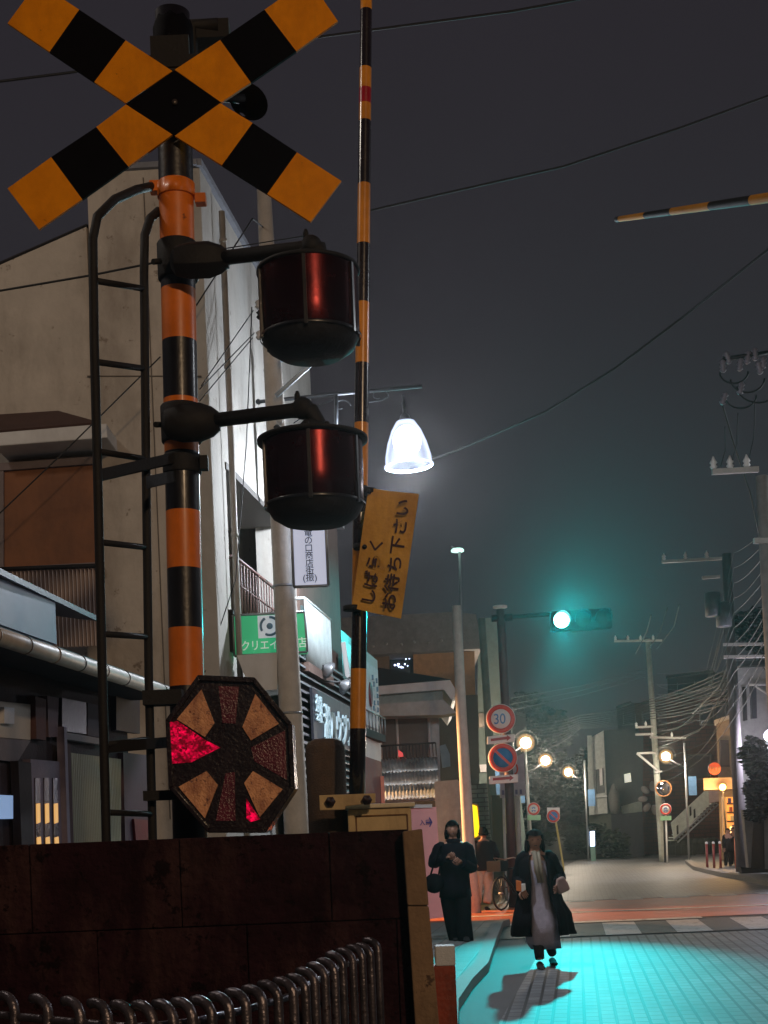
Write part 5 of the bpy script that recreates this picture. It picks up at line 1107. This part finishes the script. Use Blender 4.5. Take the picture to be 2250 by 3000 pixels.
tree('hedge_shrub', 'small shrub at the foot of the grey rear house', 1800, 2480, 66, .8, .9, 1500, (40, 46, 34), .12, None, False)
tree('black_shrub', 'large black round shrub at the right edge over the garden wall', 2235, 2320, 38, .75, .75, 5000, (26, 24, 30), .09, None, False)
tree('corner_tree', 'leafy tree with pale lit leaves between dark utility pole and right edge', 2205, 2215, 39, .55, .8, 3000, (70, 74, 66), .09)
tree('hill_tree', 'black tree silhouette against the sky at the right above the roof', 2222, 1850, 70, 1.5, 1.6, 4000, (22, 20, 30), .2)
gwl = thing('garden_wall', 'plain grey garden wall at the right edge under the black shrub', 'wall', V((W(2220, 2500, 39).x, 39, 0)))
flat([(2178, 2372), (2400, 2362), (2400, 2585), (2196, 2570)], 39, 'face', mat('garden_grey', (118, 114, 112), .8, stain=(88, 84, 82), sscale=.8), gwl, .3)
flat([(2170, 2540), (2400, 2560), (2400, 2590), (2178, 2572)], 38.6, 'plinth', m_dark, gwl, .3)

# far backdrop hill / town silhouette so the horizon is closed
hb = MB(); pts = [(-140, 0)]+[(x_, 5+3*math.sin(x_*.05)+1.5*math.sin(x_*.17)) for x_ in range(-140, 180, 10)]+[(180, 0)]
hb.prism([V((x_, 170, max(0, z_))) for x_, z_ in pts], (0, 40, 0)); struct(hb.build('hills', mat('hill_dark', (30, 32, 32), .95)))
fw_ = thing('far_white_wall', 'low pale fence wall along the far left side of the road', 'wall', V((W(1650, 2500, 67).x, 67, 0)))
flat([(1560, 2455), (1722, 2450), (1726, 2520), (1562, 2535)], 69, 'face', mat('fence_grey', (88, 88, 84), .8), fw_, .3)

# ================================================================== WIRES
def wire(pts, r, label, sag=0):
    mb = MB(); P = [W(*p) for p in pts]; out_ = []
    for i in range(len(P)-1):
        for j in range(8):
            t = j/8; p = P[i].lerp(P[i+1], t); p = p-V((0, 0, sag*4*t*(1-t))); out_.append(p)
    out_.append(P[-1]); mb.tube(out_, r, 6); return tag(mb.build('overhead_wire', m_wire), label, 'wire', 'overhead wires')
wire([(-60, 246, 12), (210, 212, 12), (960, 105, 12), (1500, 33, 12), (1900, -40, 12)], .011, 'topmost overhead wire passing behind the crossed boards')
wire([(1085, 617, 14), (1270, 574, 14), (1650, 488, 14), (2000, 372, 14), (2330, 252, 14)], .011, 'overhead wire rising from the gate arm to the right edge above the striped arm')
wire([(1200, 1370, 16), (1330, 1322, 16), (1600, 1205, 16), (1800, 1080, 16), (2000, 930, 16), (2330, 668, 15)], .014, 'thick overhead wire rising from the bell lamp to the right edge')
wire([(-60, 862, 9), (270, 806, 9), (470, 766, 9)], .007, 'thin wire crossing the cream wall to the upper drum clamp')
wire([(-60, 1560, 12), (190, 1322, 12), (470, 1045, 12)], .006, 'thin cable running up across the cream wall behind the ladder')
wire([(575, 895, 12.5), (740, 640, 12.6), (800, 690, 13.8)], .007, 'thin cable from behind the striped pole up to the upper lamp arm')
for i, (a, b) in enumerate((((585, 1140, 12.6), (745, 975, 13.8)), ((590, 1130, 12.6), (742, 910, 13.8)), ((585, 1175, 12.6), (740, 990, 13.8)))):
    wire([a, b], .0055, ['lowest-starting thin cable fanning to the insulators beside the upper drum', 'steepest thin cable fanning to the insulators beside the upper drum', 'third thin cable fanning to the insulators beside the upper drum'][i])
wire([(738, 900, 13.5), (722, 1300, 13.3), (690, 1700, 13.2), (600, 1970, 13.0)], .0055, 'thin cable dropping down the pale street wall past the green sign')
wire([(585, 740, 10), (900, 690, 10)], .004, 'hair-thin cable just above the upper lamp arm')
for i, (p, q2) in enumerate((((2110, 1370, 22), (2124, 1250, 21)), ((2140, 1368, 22), (2162, 1210, 21)), ((2190, 1365, 22), (2212, 1170, 21)))):
    m3 = ((p[0]+q2[0])/2+8, (p[1]+q2[1])/2+10, 21.5); wire([p, m3, q2], .008, ['left', 'middle', 'right'][i]+' jumper wire above the three-insulator crossarm')
wire([(2115, 1180, 21), (2150, 1300, 22), (2200, 1450, 24), (2222, 1560, 26)], .016, 'dark cable slanting down past the three-insulator crossarm')
for i, (a, b, c_) in enumerate((((1908, 1800, 48), (1895, 1850, 50), (1862, 1915, 52)), ((1955, 1780, 48), (1935, 1850, 50), (1902, 1900, 52)), ((1990, 1770, 48), (1975, 1835, 50), (1925, 1900, 52)))):
    wire([a, b, c_], .02, ['left', 'middle', 'right'][i]+' of three pale curved wires over the far pole crossarm')
wire([(2135, 1945, 40), (2110, 2010, 42), (2060, 2060, 48), (2030, 2090, 52)], .03, 'pale sagging cable from the dark pole toward the red building')
wire([(2035, 2095, 56), (1985, 2135, 57), (1920, 2153, 58)], .03, 'pale sagging cable ending on the slim pale pole')
for i in range(9):
    y0 = 2000+i*17; wire([(1560+i*6, 2120+i*9, 64), (1700, 2095+i*8-i*i*.4, 60), (1900, 2050+i*8-i, 57), (2150, 1950+i*13, 41)], .014, '%s overhead wire of the bundle strung above the far road' % ['topmost', 'second', 'third', 'fourth', 'fifth', 'sixth', 'seventh', 'eighth', 'lowest'][i], .1)
for i in range(3): wire([(1470, 2050+i*18, 40), (1700, 2010+i*14, 50), (1890, 1960+i*12, 56)], .012, ['upper', 'middle', 'lower'][i]+' thin wire between the signal pole and the far pole')

rw = random.Random(5)
ordn = ['first', 'second', 'third', 'fourth', 'fifth', 'sixth', 'seventh', 'eighth', 'ninth', 'tenth', 'eleventh', 'twelfth']
for i in range(12):
    ya = 1560+i*36; yb = 1900+i*24+rw.uniform(-12, 12)
    wire([(2330, ya-60+i*9, 22), (2236, ya, 24), (2150, ya+60+i*8, 38), (2060+rw.uniform(-20, 20), yb+60, 47), (1925, yb+70+i*5, 57)], (.006+.0015*(i % 3)), ordn[i]+' from top of the wires sagging from right edge to slim pale pole', .04+.02*(i % 4))
for i in range(5):
    wire([(2148, 1960+i*14, 39.9), (2090, 2010+i*22, 46), (2012+i*6, 2020+i*22, 60), (1930, 2010+i*26, 70)], .009, ordn[i]+' from top of the slack wires crossing before the red building', .1)
# ================================================================== PEOPLE
def skin_mesh(nodes, edges, sub=2):
    me = bpy.data.meshes.new('tmp'); me.from_pydata([p for p, r in nodes], edges, []); o = bpy.data.objects.new('tmp', me); C.objects.link(o)
    m = o.modifiers.new('s', 'SKIN'); m.use_smooth_shade = True
    for i, (p, r) in enumerate(nodes):
        sv = me.skin_vertices[0].data[i]; sv.radius = (r, r) if not isinstance(r, tuple) else r; sv.use_root = (i == 0)
    s_ = o.modifiers.new('u', 'SUBSURF'); s_.levels = sub; s_.render_levels = sub
    dg = bpy.context.evaluated_depsgraph_get(); dg.update(); res = bpy.data.meshes.new_from_object(o.evaluated_get(dg))
    bpy.data.objects.remove(o); return res
def rings(mb, cs, n=28, fold=.0, open_=None, seed=1, thick=.012, mi=0):
    """cs: list of (center, rx, ry); open_: (angle0, angle1) leaves a front gap"""
    rnd = random.Random(seed); ph_ = [rnd.uniform(0, 6) for _ in range(4)]
    a0, a1 = (0, 2*math.pi) if not open_ else open_; closed = open_ is None
    cols = n if closed else n+1; vs = []
    for lay in (0, 1):
        for k, (c, rx, ry) in enumerate(cs):
            t = k/(len(cs)-1)
            for j in range(cols):
                a = a0+(a1-a0)*j/n
                f_ = 1+fold*t*(math.sin(a*7+ph_[0])+.6*math.sin(a*11+ph_[1]+t*2)+.4*math.sin(a*4+ph_[2]))
                q_ = -thick*lay; vs.append(c+V((math.cos(a)*(rx*f_+q_), math.sin(a)*(ry*f_+q_), 0)))
    m = len(cs); fs = []; L_ = m*cols
    for k in range(m-1):
        for j in range(n if closed else n):
            q_ = (j+1) % cols; a, b, c2, d2 = k*cols+j, k*cols+q_, (k+1)*cols+q_, (k+1)*cols+j
            fs.append((a, b, c2, d2)); fs.append((L_+a, L_+d2, L_+c2, L_+b))
    for j in range(n):
        q_ = (j+1) % cols
        fs.append(((m-1)*cols+j, (m-1)*cols+q_, L_+(m-1)*cols+q_, L_+(m-1)*cols+j)); fs.append((j, L_+j, L_+q_, q_))
    if not closed:
        for k in range(m-1):
            for j in (0, cols-1): fs.append((k*cols+j, (k+1)*cols+j, L_+(k+1)*cols+j, L_+k*cols+j))
    mb.add(vs, fs, mi, smooth=True)
def hand(mb, wrist, d, nrm, s=1.0, curl=.9, thumbside=1):
    d = d.normalized(); nrm = (nrm-d*nrm.dot(d)).normalized(); side = d.cross(nrm)*thumbside
    mb.tube([wrist, wrist+d*.045*s, wrist+d*.085*s], [.022*s, .036*s, .034*s], 10, flat=.5)
    for i, (o_, L) in enumerate(((-.027, .068), (-.009, .078), (.009, .074), (.026, .058))):
        p = wrist+d*.08*s+side*-o_*s; dd = d.copy(); pts = [p-d*.015*s]; L *= s
        for k in range(4):
            pts.append(p); p = p+dd*L/3; dd = (dd*math.cos(curl*.6)-nrm*-math.sin(curl*.6)).normalized()
        mb.tube(pts, [.009*s, .009*s, .0085*s, .0078*s, .006*s], 8)
    p = wrist+d*.03*s+side*.03*s; mb.tube([p, p+(d*.5+side*.8+nrm*.2)*.03*s, p+(d*1.1+side*.7+nrm*.5)*.045*s, p+(d*1.6+side*.5+nrm*.7)*.05*s], [.013*s, .012*s, .01*s, .007*s], 8)
def head(mb, c, s, face, yaw=0):
    """face=+1 looks at the viewer (-Y), -1 away."""
    n, m = 28, 20; R = Matrix.Rotation(yaw+(0 if face > 0 else math.pi), 3, 'Z'); vs = []; fs = []
    for i in range(m+1):
        ph_ = math.pi*i/m
        for j in range(n):
            a = 2*math.pi*j/n; x_ = math.sin(ph_)*math.cos(a); y_ = math.sin(ph_)*math.sin(a); z_ = math.cos(ph_)
            wx = .075*(1-.28*max(0, -z_)**1.5); wy = .092*(1-.12*max(0, -z_))
            p = V((x_*wx, y_*wy, z_*.112))
            fr_ = -y_
            if fr_ > .3:
                g = lambda cx_, cz_, sx_, sz_: math.exp(-((x_*.075-cx_)/sx_)**2-((p.z-cz_)/sz_)**2)
                p.y -= .022*g(0, -.018, .012, .016)+.012*g(0, .005, .009, .02)+.006*g(0, -.052, .022, .008)+.008*g(0, -.09, .018, .014)
                p.y += .009*(g(-.03, .006, .014, .01)+g(.03, .006, .014, .01))+.004*g(0, -.062, .02, .003)
            vs.append(c+R @ (p*s))
    for i in range(m):
        for j in range(n): q_ = (j+1) % n; fs.append((i*n+j, i*n+q_, (i+1)*n+q_, (i+1)*n+j))
    mb.add(vs, fs, 0, smooth=True)
    for sx_ in (-1, 1): mb.ball(c+R @ (V((sx_*.076, .008, -.008))*s), .008*s, .018*s, .03*s, 10)
    mb.cur = 1
    for sx_ in (-1, 1): mb.ball(c+R @ (V((sx_*.03, -.078, .006))*s), .011*s, .008*s, .006*s, 8)
    mb.ball(c+R @ (V((0, -.088, -.057))*s), .02*s, .006*s, .005*s, 8)
    mb.cur = 0
    return R
m_skin = mat('skin', (150, 108, 88), .55, var=.06, scale=20, bump=.05)
m_eye = mat('eye_dark', (40, 26, 26), .3)
m_hair = mat('hair_black', (12, 8, 9), .85, var=.3, scale=40, bump=.4)
def hair(mb, c, s, R, back_len=.0, puff=1.0):
    n, m = 28, 16; vs = []; fs = []
    for i in range(m+1):
        ph_ = math.pi*.62*i/m
        for j in range(n):
            a = 2*math.pi*j/n; x_ = math.sin(ph_)*math.cos(a); y_ = math.sin(ph_)*math.sin(a); z_ = math.cos(ph_)
            lim = 1.0
            fr_ = max(0, -y_)
            zz_ = z_*.124
            if fr_ > .35: zz_ = max(zz_, .045+.02*abs(x_))
            k_ = 1.10+.03*math.sin(a*9)+.02*math.sin(a*17+i)
            p = V((x_*.08*k_*puff, (y_*.098+.004)*k_*puff, zz_)); vs.append(c+R @ (p*s))
    for i in range(m):
        for j in range(n): q_ = (j+1) % n; fs.append((i*n+j, i*n+q_, (i+1)*n+q_, (i+1)*n+j))
    mb.add(vs, fs, 0, smooth=True)
    if back_len:
        for j in range(26):
            a = math.radians(-20+220*j/25); r_ = .078*puff
            p = V((math.cos(a)*r_, math.sin(a)*.09+.006, .0)); q_ = V((p.x*1.12, p.y*1.05+.01, -back_len*(1+.1*math.sin(j*3))))
            mb.tube([c+R @ (p*s), c+R @ ((p*.5+q_*.5)*s+V((0, 0, 0))), c+R @ (q_*s)], [.017*s, .02*s, .008*s], 6)
def person(label, d, hd, J, parts, group=None, face=1, skinmat=None, gloves=True, hr=dict(), yaw=0, hs_=1.0, foot=None, curl=.9, grip=None):
    """J: joints in pixels (x,y,dy)"""
    ft = J['ftl']; base = W((J['ftl'][0]+J['ftr'][0])/2, (J['ftl'][1]+J['ftr'][1])/2, d); base.z = 0
    t = thing('person', label, 'person', base, group)
    P = {k: W(v[0], v[1], d+(v[2] if len(v) > 2 else 0)) for k, v in J.items()}
    for k in ('ftl', 'ftr'): P[k].z = max(P[k].z, foot or .07)
    nodes = [(P['pelvis'], .13), (P['waist'], .115), (P['chest'], (.14, .11)), (P['neckb'], .065), (P['neck'], .05),
             (P['shl'], .06), (P['ell'], .042), (P['wrl'], .028), (P['shr'], .06), (P['elr'], .042), (P['wrr'], .028),
             (P['hil'], .085), (P['knl'], .058), (P['anl'], .038), (P['hir'], .085), (P['knr'], .058), (P['anr'], .038), (P['hc'], .06)]
    E = [(0, 1), (1, 2), (2, 3), (3, 4), (4, 17), (3, 5), (5, 6), (6, 7), (3, 8), (8, 9), (9, 10), (0, 11), (11, 12), (12, 13), (0, 14), (14, 15), (15, 16)]
    mb = MB(); mb.mesh(skin_mesh([(p, (r if isinstance(r, tuple) else (r, r))) for p, r in nodes], E))
    R = head(mb, P['hc'], hs_, face, yaw)
    for sd, w_, e_ in ((1, 'wrl', 'ell'), (-1, 'wrr', 'elr')):
        dv = (P[w_]-P[e_]); hand(mb, P[w_], dv if not grip or not grip.get(w_) else V(grip[w_]), V((0, 1*face, .3)), 1.0, curl, sd)
    mb.build('body', [m_skin, m_eye], t)
    mb = MB(); hair(mb, P['hc'], hs_, R, **hr); mb.build('hair', m_hair, t)
    return t, P
def sleeves(mb, P, r=.075, r2=.06):
    for s_ in ('l', 'r'):
        a, b, c = P['sh'+s_], P['el'+s_], P['wr'+s_]; pts = []; rr_ = []
        inn = P['chest'].lerp(a, .55)+V((0, 0, .03))
        for i in range(5): pts.append(inn.lerp(a+V((0, 0, .012)), i/5)); rr_.append(r*(.95+.1*i/5))
        for i in range(6): pts.append(a.lerp(b, i/6)); rr_.append(r+(r2-r)*.3*i/6+.004*math.sin(i*2))
        for i in range(7): pts.append(b.lerp(c, i/6*.98)); rr_.append(r+(r2-r)*(.3+.7*i/6)+.005*math.sin(i*2.5))
        # soften elbow
        k = 11; pts[k] = (pts[k-1]+pts[k+1])/2*.4+pts[k]*.6
        mb.tube(pts, rr_, 16)
def legs(mb, P, top, r0=.11, r1=.085, r2=.08):
    for s_ in ('l', 'r'):
        a, b, c = P['hi'+s_]+V((0, 0, .06)), P['kn'+s_], P['an'+s_]
        pts = [a, a.lerp(b, .35), a.lerp(b, .7), b, b.lerp(c, .4), b.lerp(c, .8), c+V((0, 0, .02))]
        mb.tube(pts, [r0, r0, (r0+r1)/2, r1, (r1+r2)/2+.004, r2+.003, r2], 18)
def shoe(mb, p, face=1, dx=0, L=.25, h=.075, zg=0):
    dr_ = V((dx, -face, 0)).normalized(); s_ = V((-dr_.y, dr_.x, 0)); p = V((p.x, p.y, zg)); vs = []; n = 14; prof = [(-.3, .028, .9), (-.2, .038, 1.0), (.0, .038, .95), (.25, .042, .6), (.5, .046, .45), (.66, .036, .36), (.74, .012, .15)]
    for t_, w_, hh_ in prof:
        for j in range(n):
            a = math.pi*2*j/n; vs.append(p+dr_*(t_*L)+s_*math.cos(a)*w_+V((0, 0, max(.0, h*hh_*.5+math.sin(a)*h*hh_*.5))))
    fs = [(i*n+j, i*n+(j+1) % n, (i+1)*n+(j+1) % n, (i+1)*n+j) for i in range(len(prof)-1) for j in range(n)]
    mb.add(vs, fs+[list(range(n))[::-1], [(len(prof)-1)*n+j for j in range(n)]], smooth=True)
m_navy = mat('coat_navy', (12, 9, 17), .8, var=.25, scale=14, bump=.4)
m_coat = mat('coat_black', (12, 9, 14), .8, var=.25, scale=14, bump=.4)
m_trsd = mat('trousers_dark', (9, 8, 12), .85, var=.2, scale=14, bump=.3)
m_dress = mat('dress_grey', (140, 132, 142), .85, var=.15, scale=16, bump=.5)
m_scarf = mat('scarf_beige', (120, 112, 98), .85, var=.12, scale=20, bump=.5)
m_beige = mat('trousers_beige', (186, 176, 164), .8, var=.12, scale=14, bump=.4)
m_jack = mat('jacket_dark', (34, 26, 32), .8, var=.2, scale=14, bump=.4)
m_shoe = mat('shoe_black', (10, 9, 10), .85)
# woman 1 : navy coat, elbows out, bag at hip
d = 18.6
J = dict(pelvis=(1333, 2610), waist=(1332, 2570), chest=(1330, 2505), neckb=(1328, 2470), neck=(1327, 2458), hc=(1325, 2430, -.02),
         shl=(1370, 2486), ell=(1384, 2545, -.02), wrl=(1352, 2528, -.24), shr=(1287, 2486), elr=(1268, 2530, .0), wrr=(1308, 2512, -.24),
         hil=(1353, 2620), knl=(1358, 2700, -.06), anl=(1366, 2765, -.1), ftl=(1370, 2783, -.1), hir=(1314, 2620), knr=(1326, 2700, .04), anr=(1340, 2760, .12), ftr=(1340, 2772, .12))
t, P = person('person in a navy coat and wide dark trousers walking on the left sidewalk', d, None, J, None, hr=dict(back_len=.12, puff=1.08), curl=1.1)
mb = MB(); sleeves(mb, P, .082, .06)
c = lambda k, dz=0: P[k]+V((0, 0, dz))
rings(mb, [(c('neckb', .01), .085, .085), (c('neckb', -.03), .2, .12), (c('chest', .06), .225, .145), (c('chest', -.05), .2, .15), (c('waist'), .19, .15), (c('pelvis', .05), .2, .16), (c('pelvis', -.08), .21, .17)], fold=.06, seed=3)
mb.build('coat', m_navy, t)
mb = MB(); mb.lathe(P['neckb']+V((0, .0, .01)), [(.07, -.04), (.1, -.02), (.1, .03), (.075, .05)], 20, cap=False); mb.build('collar', m_navy, t)
mb = MB(); legs(mb, P, None, .12, .105, .1); mb.build('trousers', m_trsd, t)
mb = MB(); shoe(mb, P['anl']+V((0, -.07, 0)), 1, zg=.096); shoe(mb, P['anr']+V((0, -.04, 0)), 1, -.2, zg=.096); mb.build('shoes', m_shoe, t)
bag = thing('shoulder_bag', 'dark soft shoulder bag at the hip of the person in navy', 'bag', W(1272, 2590, 18.5))
mb = MB(); mb.ball(W(1272, 2588, 18.45), .13, .08, .13, 20, Matrix.Rotation(.3, 3, 'Y')); mb.box(W(1272, 2570, 18.45), (.16, .1, .02), R=Matrix.Rotation(.2, 3, 'Y')); mb.build('body', m_trsd, bag)
mb = MB(); mb.tube([W(1262, 2562, 18.45), W(1275, 2520, 18.4), W(1290, 2480, 18.45), W(1298, 2476, 18.6), W(1292, 2520, 18.72), W(1285, 2565, 18.5)], .012, 8); mb.build('strap', m_trsd, bag)
# woman 2 : long open coat, grey dress
d = 15.6
J = dict(pelvis=(1580, 2640), waist=(1577, 2590), chest=(1572, 2535), neckb=(1568, 2502), neck=(1567, 2490), hc=(1566, 2462, -.02),
         shl=(1612, 2514), ell=(1640, 2570, .02), wrl=(1634, 2592, -.2), shr=(1532, 2514), elr=(1516, 2578, .02), wrr=(1530, 2606, -.18),
         hil=(1596, 2650), knl=(1604, 2735, -.06), anl=(1618, 2796, .22), ftl=(1618, 2812, .22), hir=(1562, 2650), knr=(1574, 2735, -.14), anr=(1582, 2814, -.22), ftr=(1582, 2834, -.22))
t, P = person('person in a long open black coat and grey dress walking on the road', d, None, J, None, hr=dict(back_len=.17, puff=1.15), curl=1.1)
mb = MB(); rings(mb, [(c('neckb', -.02), .06, .06), (c('chest', .05), .15, .11), (c('waist'), .14, .12), (c('pelvis'), .17, .14), (P['knl'].lerp(P['knr'], .5)+V((0, 0, .1)), .19, .17), (P['knl'].lerp(P['knr'], .5)+V((.0, 0, -.08)), .185, .19), (P['anl'].lerp(P['anr'], .5)+V((0, 0, .1)), .165, .17)], n=40, fold=.06, seed=5); mb.build('dress', m_dress, t)
mb = MB(); sleeves(mb, P, .075, .062)
kn = P['knl'].lerp(P['knr'], .5)
rings(mb, [(c('neckb', .0), .08, .08), (c('neckb', -.03), .17, .12), (c('chest', .04), .21, .15), (c('waist'), .21, .18), (c('pelvis'), .25, .2), (kn+V((0, 0, .22)), .3, .25), (kn+V((0, .05, .03)), .33, .28), (kn+V((0.01, .08, -.02)), .335, .28)], n=64, fold=.075, open_=(math.radians(-62), math.radians(242)), seed=8, thick=.018)
mb.build('coat', m_coat, t)
mb = MB()
for dx in (-.02, .02):
    p0 = P['neckb']+V((dx, -.1, .02)); pts = [P['neckb']+V((dx*3, .02, .03)), p0, P['chest']+V((dx, -.17, 0)), P['waist']+V((dx+.01, -.2, .02))]; mb.tube(pts, [.024, .026, .026, .02], 10, flat=.5)
mb.build('scarf', m_scarf, t)
mb = MB(); legs(mb, P, None, .08, .062, .05); shoe(mb, P['anl']+V((0, -.02, 0)), 1, L=.23); shoe(mb, P['anr'], 1, L=.23); mb.build('boots', m_shoe, t)
hb2 = thing('handbag', 'beige slouchy handbag carried by the person in the long coat', 'bag', W(1650, 2590, 15.35))
mb = MB(); mb.prism([W(1632, 2575, 15.3), W(1652, 2566, 15.3), W(1666, 2590, 15.3), W(1672, 2606, 15.3), W(1640, 2622, 15.3), W(1630, 2600, 15.3)], (0, .1, 0)); mb.build('body', mat('bag_beige', (150, 118, 108), .7, bump=.4), hb2, bevel=.02)
mb = MB(); mb.tube([W(1636, 2578, 15.35), W(1632, 2560, 15.35), W(1645, 2556, 15.35), W(1654, 2570, 15.35)], .008, 8); mb.build('handle', m_coat, hb2)
pc = thing('paper_bag', 'small white and orange packet held at the side of the person in the long coat', 'bag', W(1530, 2600, 15.3))
mb = MB(); mb.prism([W(1527, 2590, 15.3), W(1539, 2588, 15.3), W(1541, 2606, 15.3), W(1529, 2614, 15.3)], (0, .04, 0)); mb.build('packet', m_signw, pc, bevel=.006)
mb = MB(); mb.prism([W(1512, 2578, 15.32), W(1527, 2582, 15.32), W(1528, 2612, 15.32), W(1513, 2610, 15.32)], (0, .04, 0)); mb.build('orange_pouch', mat('pouch_orange', (205, 110, 50), .6), pc, bevel=.006)
# man 3, back to the viewer, beige trousers
d = 27.3
J = dict(pelvis=(1415, 2548), waist=(1415, 2525), chest=(1416, 2492), neckb=(1416, 2466), neck=(1416, 2458), hc=(1416, 2441),
         shl=(1391, 2474), ell=(1382, 2510, -.05), wrl=(1392, 2530, -.2), shr=(1441, 2474), elr=(1454, 2505, .0), wrr=(1448, 2518, .15),
         hil=(1403, 2556), knl=(1400, 2605), anl=(1398, 2648), ftl=(1398, 2660), hir=(1428, 2556), knr=(1432, 2605, .05), anr=(1426, 2648), ftr=(1426, 2660))
t, P = person('person seen from behind in dark jacket and beige trousers by the bicycle', d, None, J, None, face=-1, hr=dict(back_len=.02, puff=1.05), curl=1.0)
mb = MB(); sleeves(mb, P, .078, .058); rings(mb, [(c('neckb', .02), .07, .07), (c('neckb', -.02), .18, .12), (c('chest', .03), .215, .14), (c('waist'), .2, .14), (c('pelvis', .04), .2, .15), (c('pelvis', -.02), .2, .15)], fold=.03, seed=11); mb.build('jacket', m_jack, t)
mb = MB(); legs(mb, P, None, .115, .088, .08); mb.ball(P['pelvis'], .17, .12, .12); mb.build('trousers', m_beige, t)
mb = MB(); shoe(mb, P['anl'], -1); shoe(mb, P['anr'], -1, .3); mb.build('shoes', m_shoe, t)
# two far walkers
for k, (x, lab, dd_, mm_) in enumerate(((2132, 'left of the two distant walkers, dark silhouette with legs apart', 45.5, m_coat), (2148, 'right of the two distant walkers, dark silhouette partly behind the other', 46.2, m_jack))):
    s_ = .33; yb = 2546-(0 if k == 0 else 4)
    J = dict(pelvis=(x, yb-60), waist=(x, yb-72), chest=(x, yb-88), neckb=(x, yb-98), neck=(x, yb-102), hc=(x, yb-110),
             shl=(x-10, yb-95), ell=(x-13, yb-77, -.1), wrl=(x-11, yb-62, -.1), shr=(x+10, yb-95), elr=(x+13, yb-77, .1), wrr=(x+11, yb-62, .1),
             hil=(x-5, yb-58), knl=(x-5+k*2, yb-32), anl=(x-6+k*2, yb-8), ftl=(x-6+k*2, yb), hir=(x+5, yb-58), knr=(x+7, yb-32), anr=(x+8, yb-8, .1), ftr=(x+8, yb-1, .1))
    t, P = person(lab, dd_, None, J, None, face=1, hr=dict(back_len=.03), hs_=.9)
    for p in P.values(): pass
    mb = MB(); sleeves(mb, P, .065, .05); rings(mb, [(c('neckb', .01), .06, .06), (c('neckb', -.03), .13, .09), (c('chest'), .17, .12), (c('pelvis', .0), .16, .13), (c('pelvis', -.12), .17, .14)], fold=.03, n=20); mb.build('coat', mm_, t)
    mb = MB(); legs(mb, P, None, .075, .06, .05); mb.build('trousers', m_trsd, t)
    mb = MB(); shoe(mb, P['anl'], 1, L=.2); shoe(mb, P['anr'], 1, L=.2); mb.build('shoes', m_shoe, t)

# ================================================================== BICYCLE
bk = thing('bicycle', 'dark bicycle parked beside the person in beige trousers', 'bicycle', V((0, 0, 0)))
ROOT[bk.name] = V((0, 0, 0))
m_bk = mat('bike_dark', (36, 34, 40), .35, .3); m_ty = mat('tyre', (16, 15, 16), .8)
def wheel(x_):
    c = V((x_, 0, .33)); mb = MB(); mb.tube([c+V((math.cos(a)*.31, 0, math.sin(a)*.31)) for a in [i*math.pi/20 for i in range(41)]], .02, 8)
    wv = mb.build('wheel', m_ty, bk); mb = MB()
    for i in range(18): a = i*math.pi/9; mb.tube([c, c+V((math.cos(a)*.3, 0, math.sin(a)*.3))], .0015, 4)
    mb.tube([c+V((0, -.05, 0)), c+V((0, .05, 0))], .02, 8); mb.tube([c+V((math.cos(a)*.295, 0, math.sin(a)*.295)) for a in [i*math.pi/20 for i in range(41)]], .009, 6); mb.build('rim', m_steel, wv)
wheel(0); wheel(1.08)
mb = MB(); bbk = V((.62, 0, .3)); seat_ = V((.75, 0, .8)); hd_ = V((.18, 0, .82)); hl = V((.14, 0, .68)); rw = V((1.08, 0, .33))
for a, b in ((bbk, seat_), (bbk, hl), (seat_, hd_.lerp(hl, .3)), (bbk, rw), (seat_.lerp(bbk, .15), rw)): mb.tube([a, b], .016, 8)
mb.build('frame', m_bk, bk)
mb = MB(); mb.tube([hd_+V((.02, 0, .1)), hl, V((.0, -.05, .33))], .013, 8); mb.tube([hl, V((0, .05, .33))], .013, 8); mb.build('fork', m_bk, bk)
mb = MB(); mb.tube([V((.3, -.27, .95)), V((.15, -.22, 1.0)), V((.2, 0, .97)), V((.15, .22, 1.0)), V((.3, .27, .95))], .012, 8); mb.build('handlebar', m_steel, bk)
mb = MB(); mb.tube([seat_, seat_+V((.02, 0, .1))], .013, 8); mb.ball(seat_+V((.04, 0, .13)), .13, .08, .035, 16); mb.build('saddle', m_ty, bk)
mb = MB(); mb.box((-.1, 0, .85), (.28, .3, .2)); mb.build('basket', m_bk, bk)
mb = MB(); mb.tube([bbk+V((0, -.09, 0)), bbk+V((0, .09, 0))], .012, 8); mb.tube([bbk+V((0, -.09, 0)), bbk+V((.1, -.09, -.12))], .01, 6); mb.tube([bbk+V((0, .09, 0)), bbk+V((-.1, .09, .12))], .01, 6); mb.box(bbk+V((.1, -.14, -.12)), (.08, .08, .02)); mb.box(bbk+V((-.1, .14, .12)), (.08, .08, .02)); mb.build('pedal', m_bk, bk)
gp = G(1470, 2668); bk.location = gp; bk.rotation_euler = (0, 0, math.radians(55))

# orange light raking over the crossing street, from a lamp down the side street out of view
lamp('side_street_light', 'SPOT', (-2.6, 28.4, 2.6), 5000, (1, .5, .2), .15, aim=(6, 25.0, 0), angle=72, blend=.6)

# ================================================================== HAZE
mb = MB(); mb.box((0, 60, 11), (150, 150, 24.2)); hz = mb.build('haze', [], None); hz['kind'] = 'stuff'
hm = bpy.data.materials.new('haze_air'); hm.use_nodes = True; t = hm.node_tree; t.nodes.clear()
o = t.nodes.new('ShaderNodeOutputMaterial'); pv = t.nodes.new('ShaderNodeVolumePrincipled'); pv.inputs['Color'].default_value = (1, .95, .95, 1)
pv.inputs['Density'].default_value = .00062; pv.inputs['Anisotropy'].default_value = .86
t.links.new(pv.outputs[0], o.inputs['Volume']); hz.data.materials.append(hm)
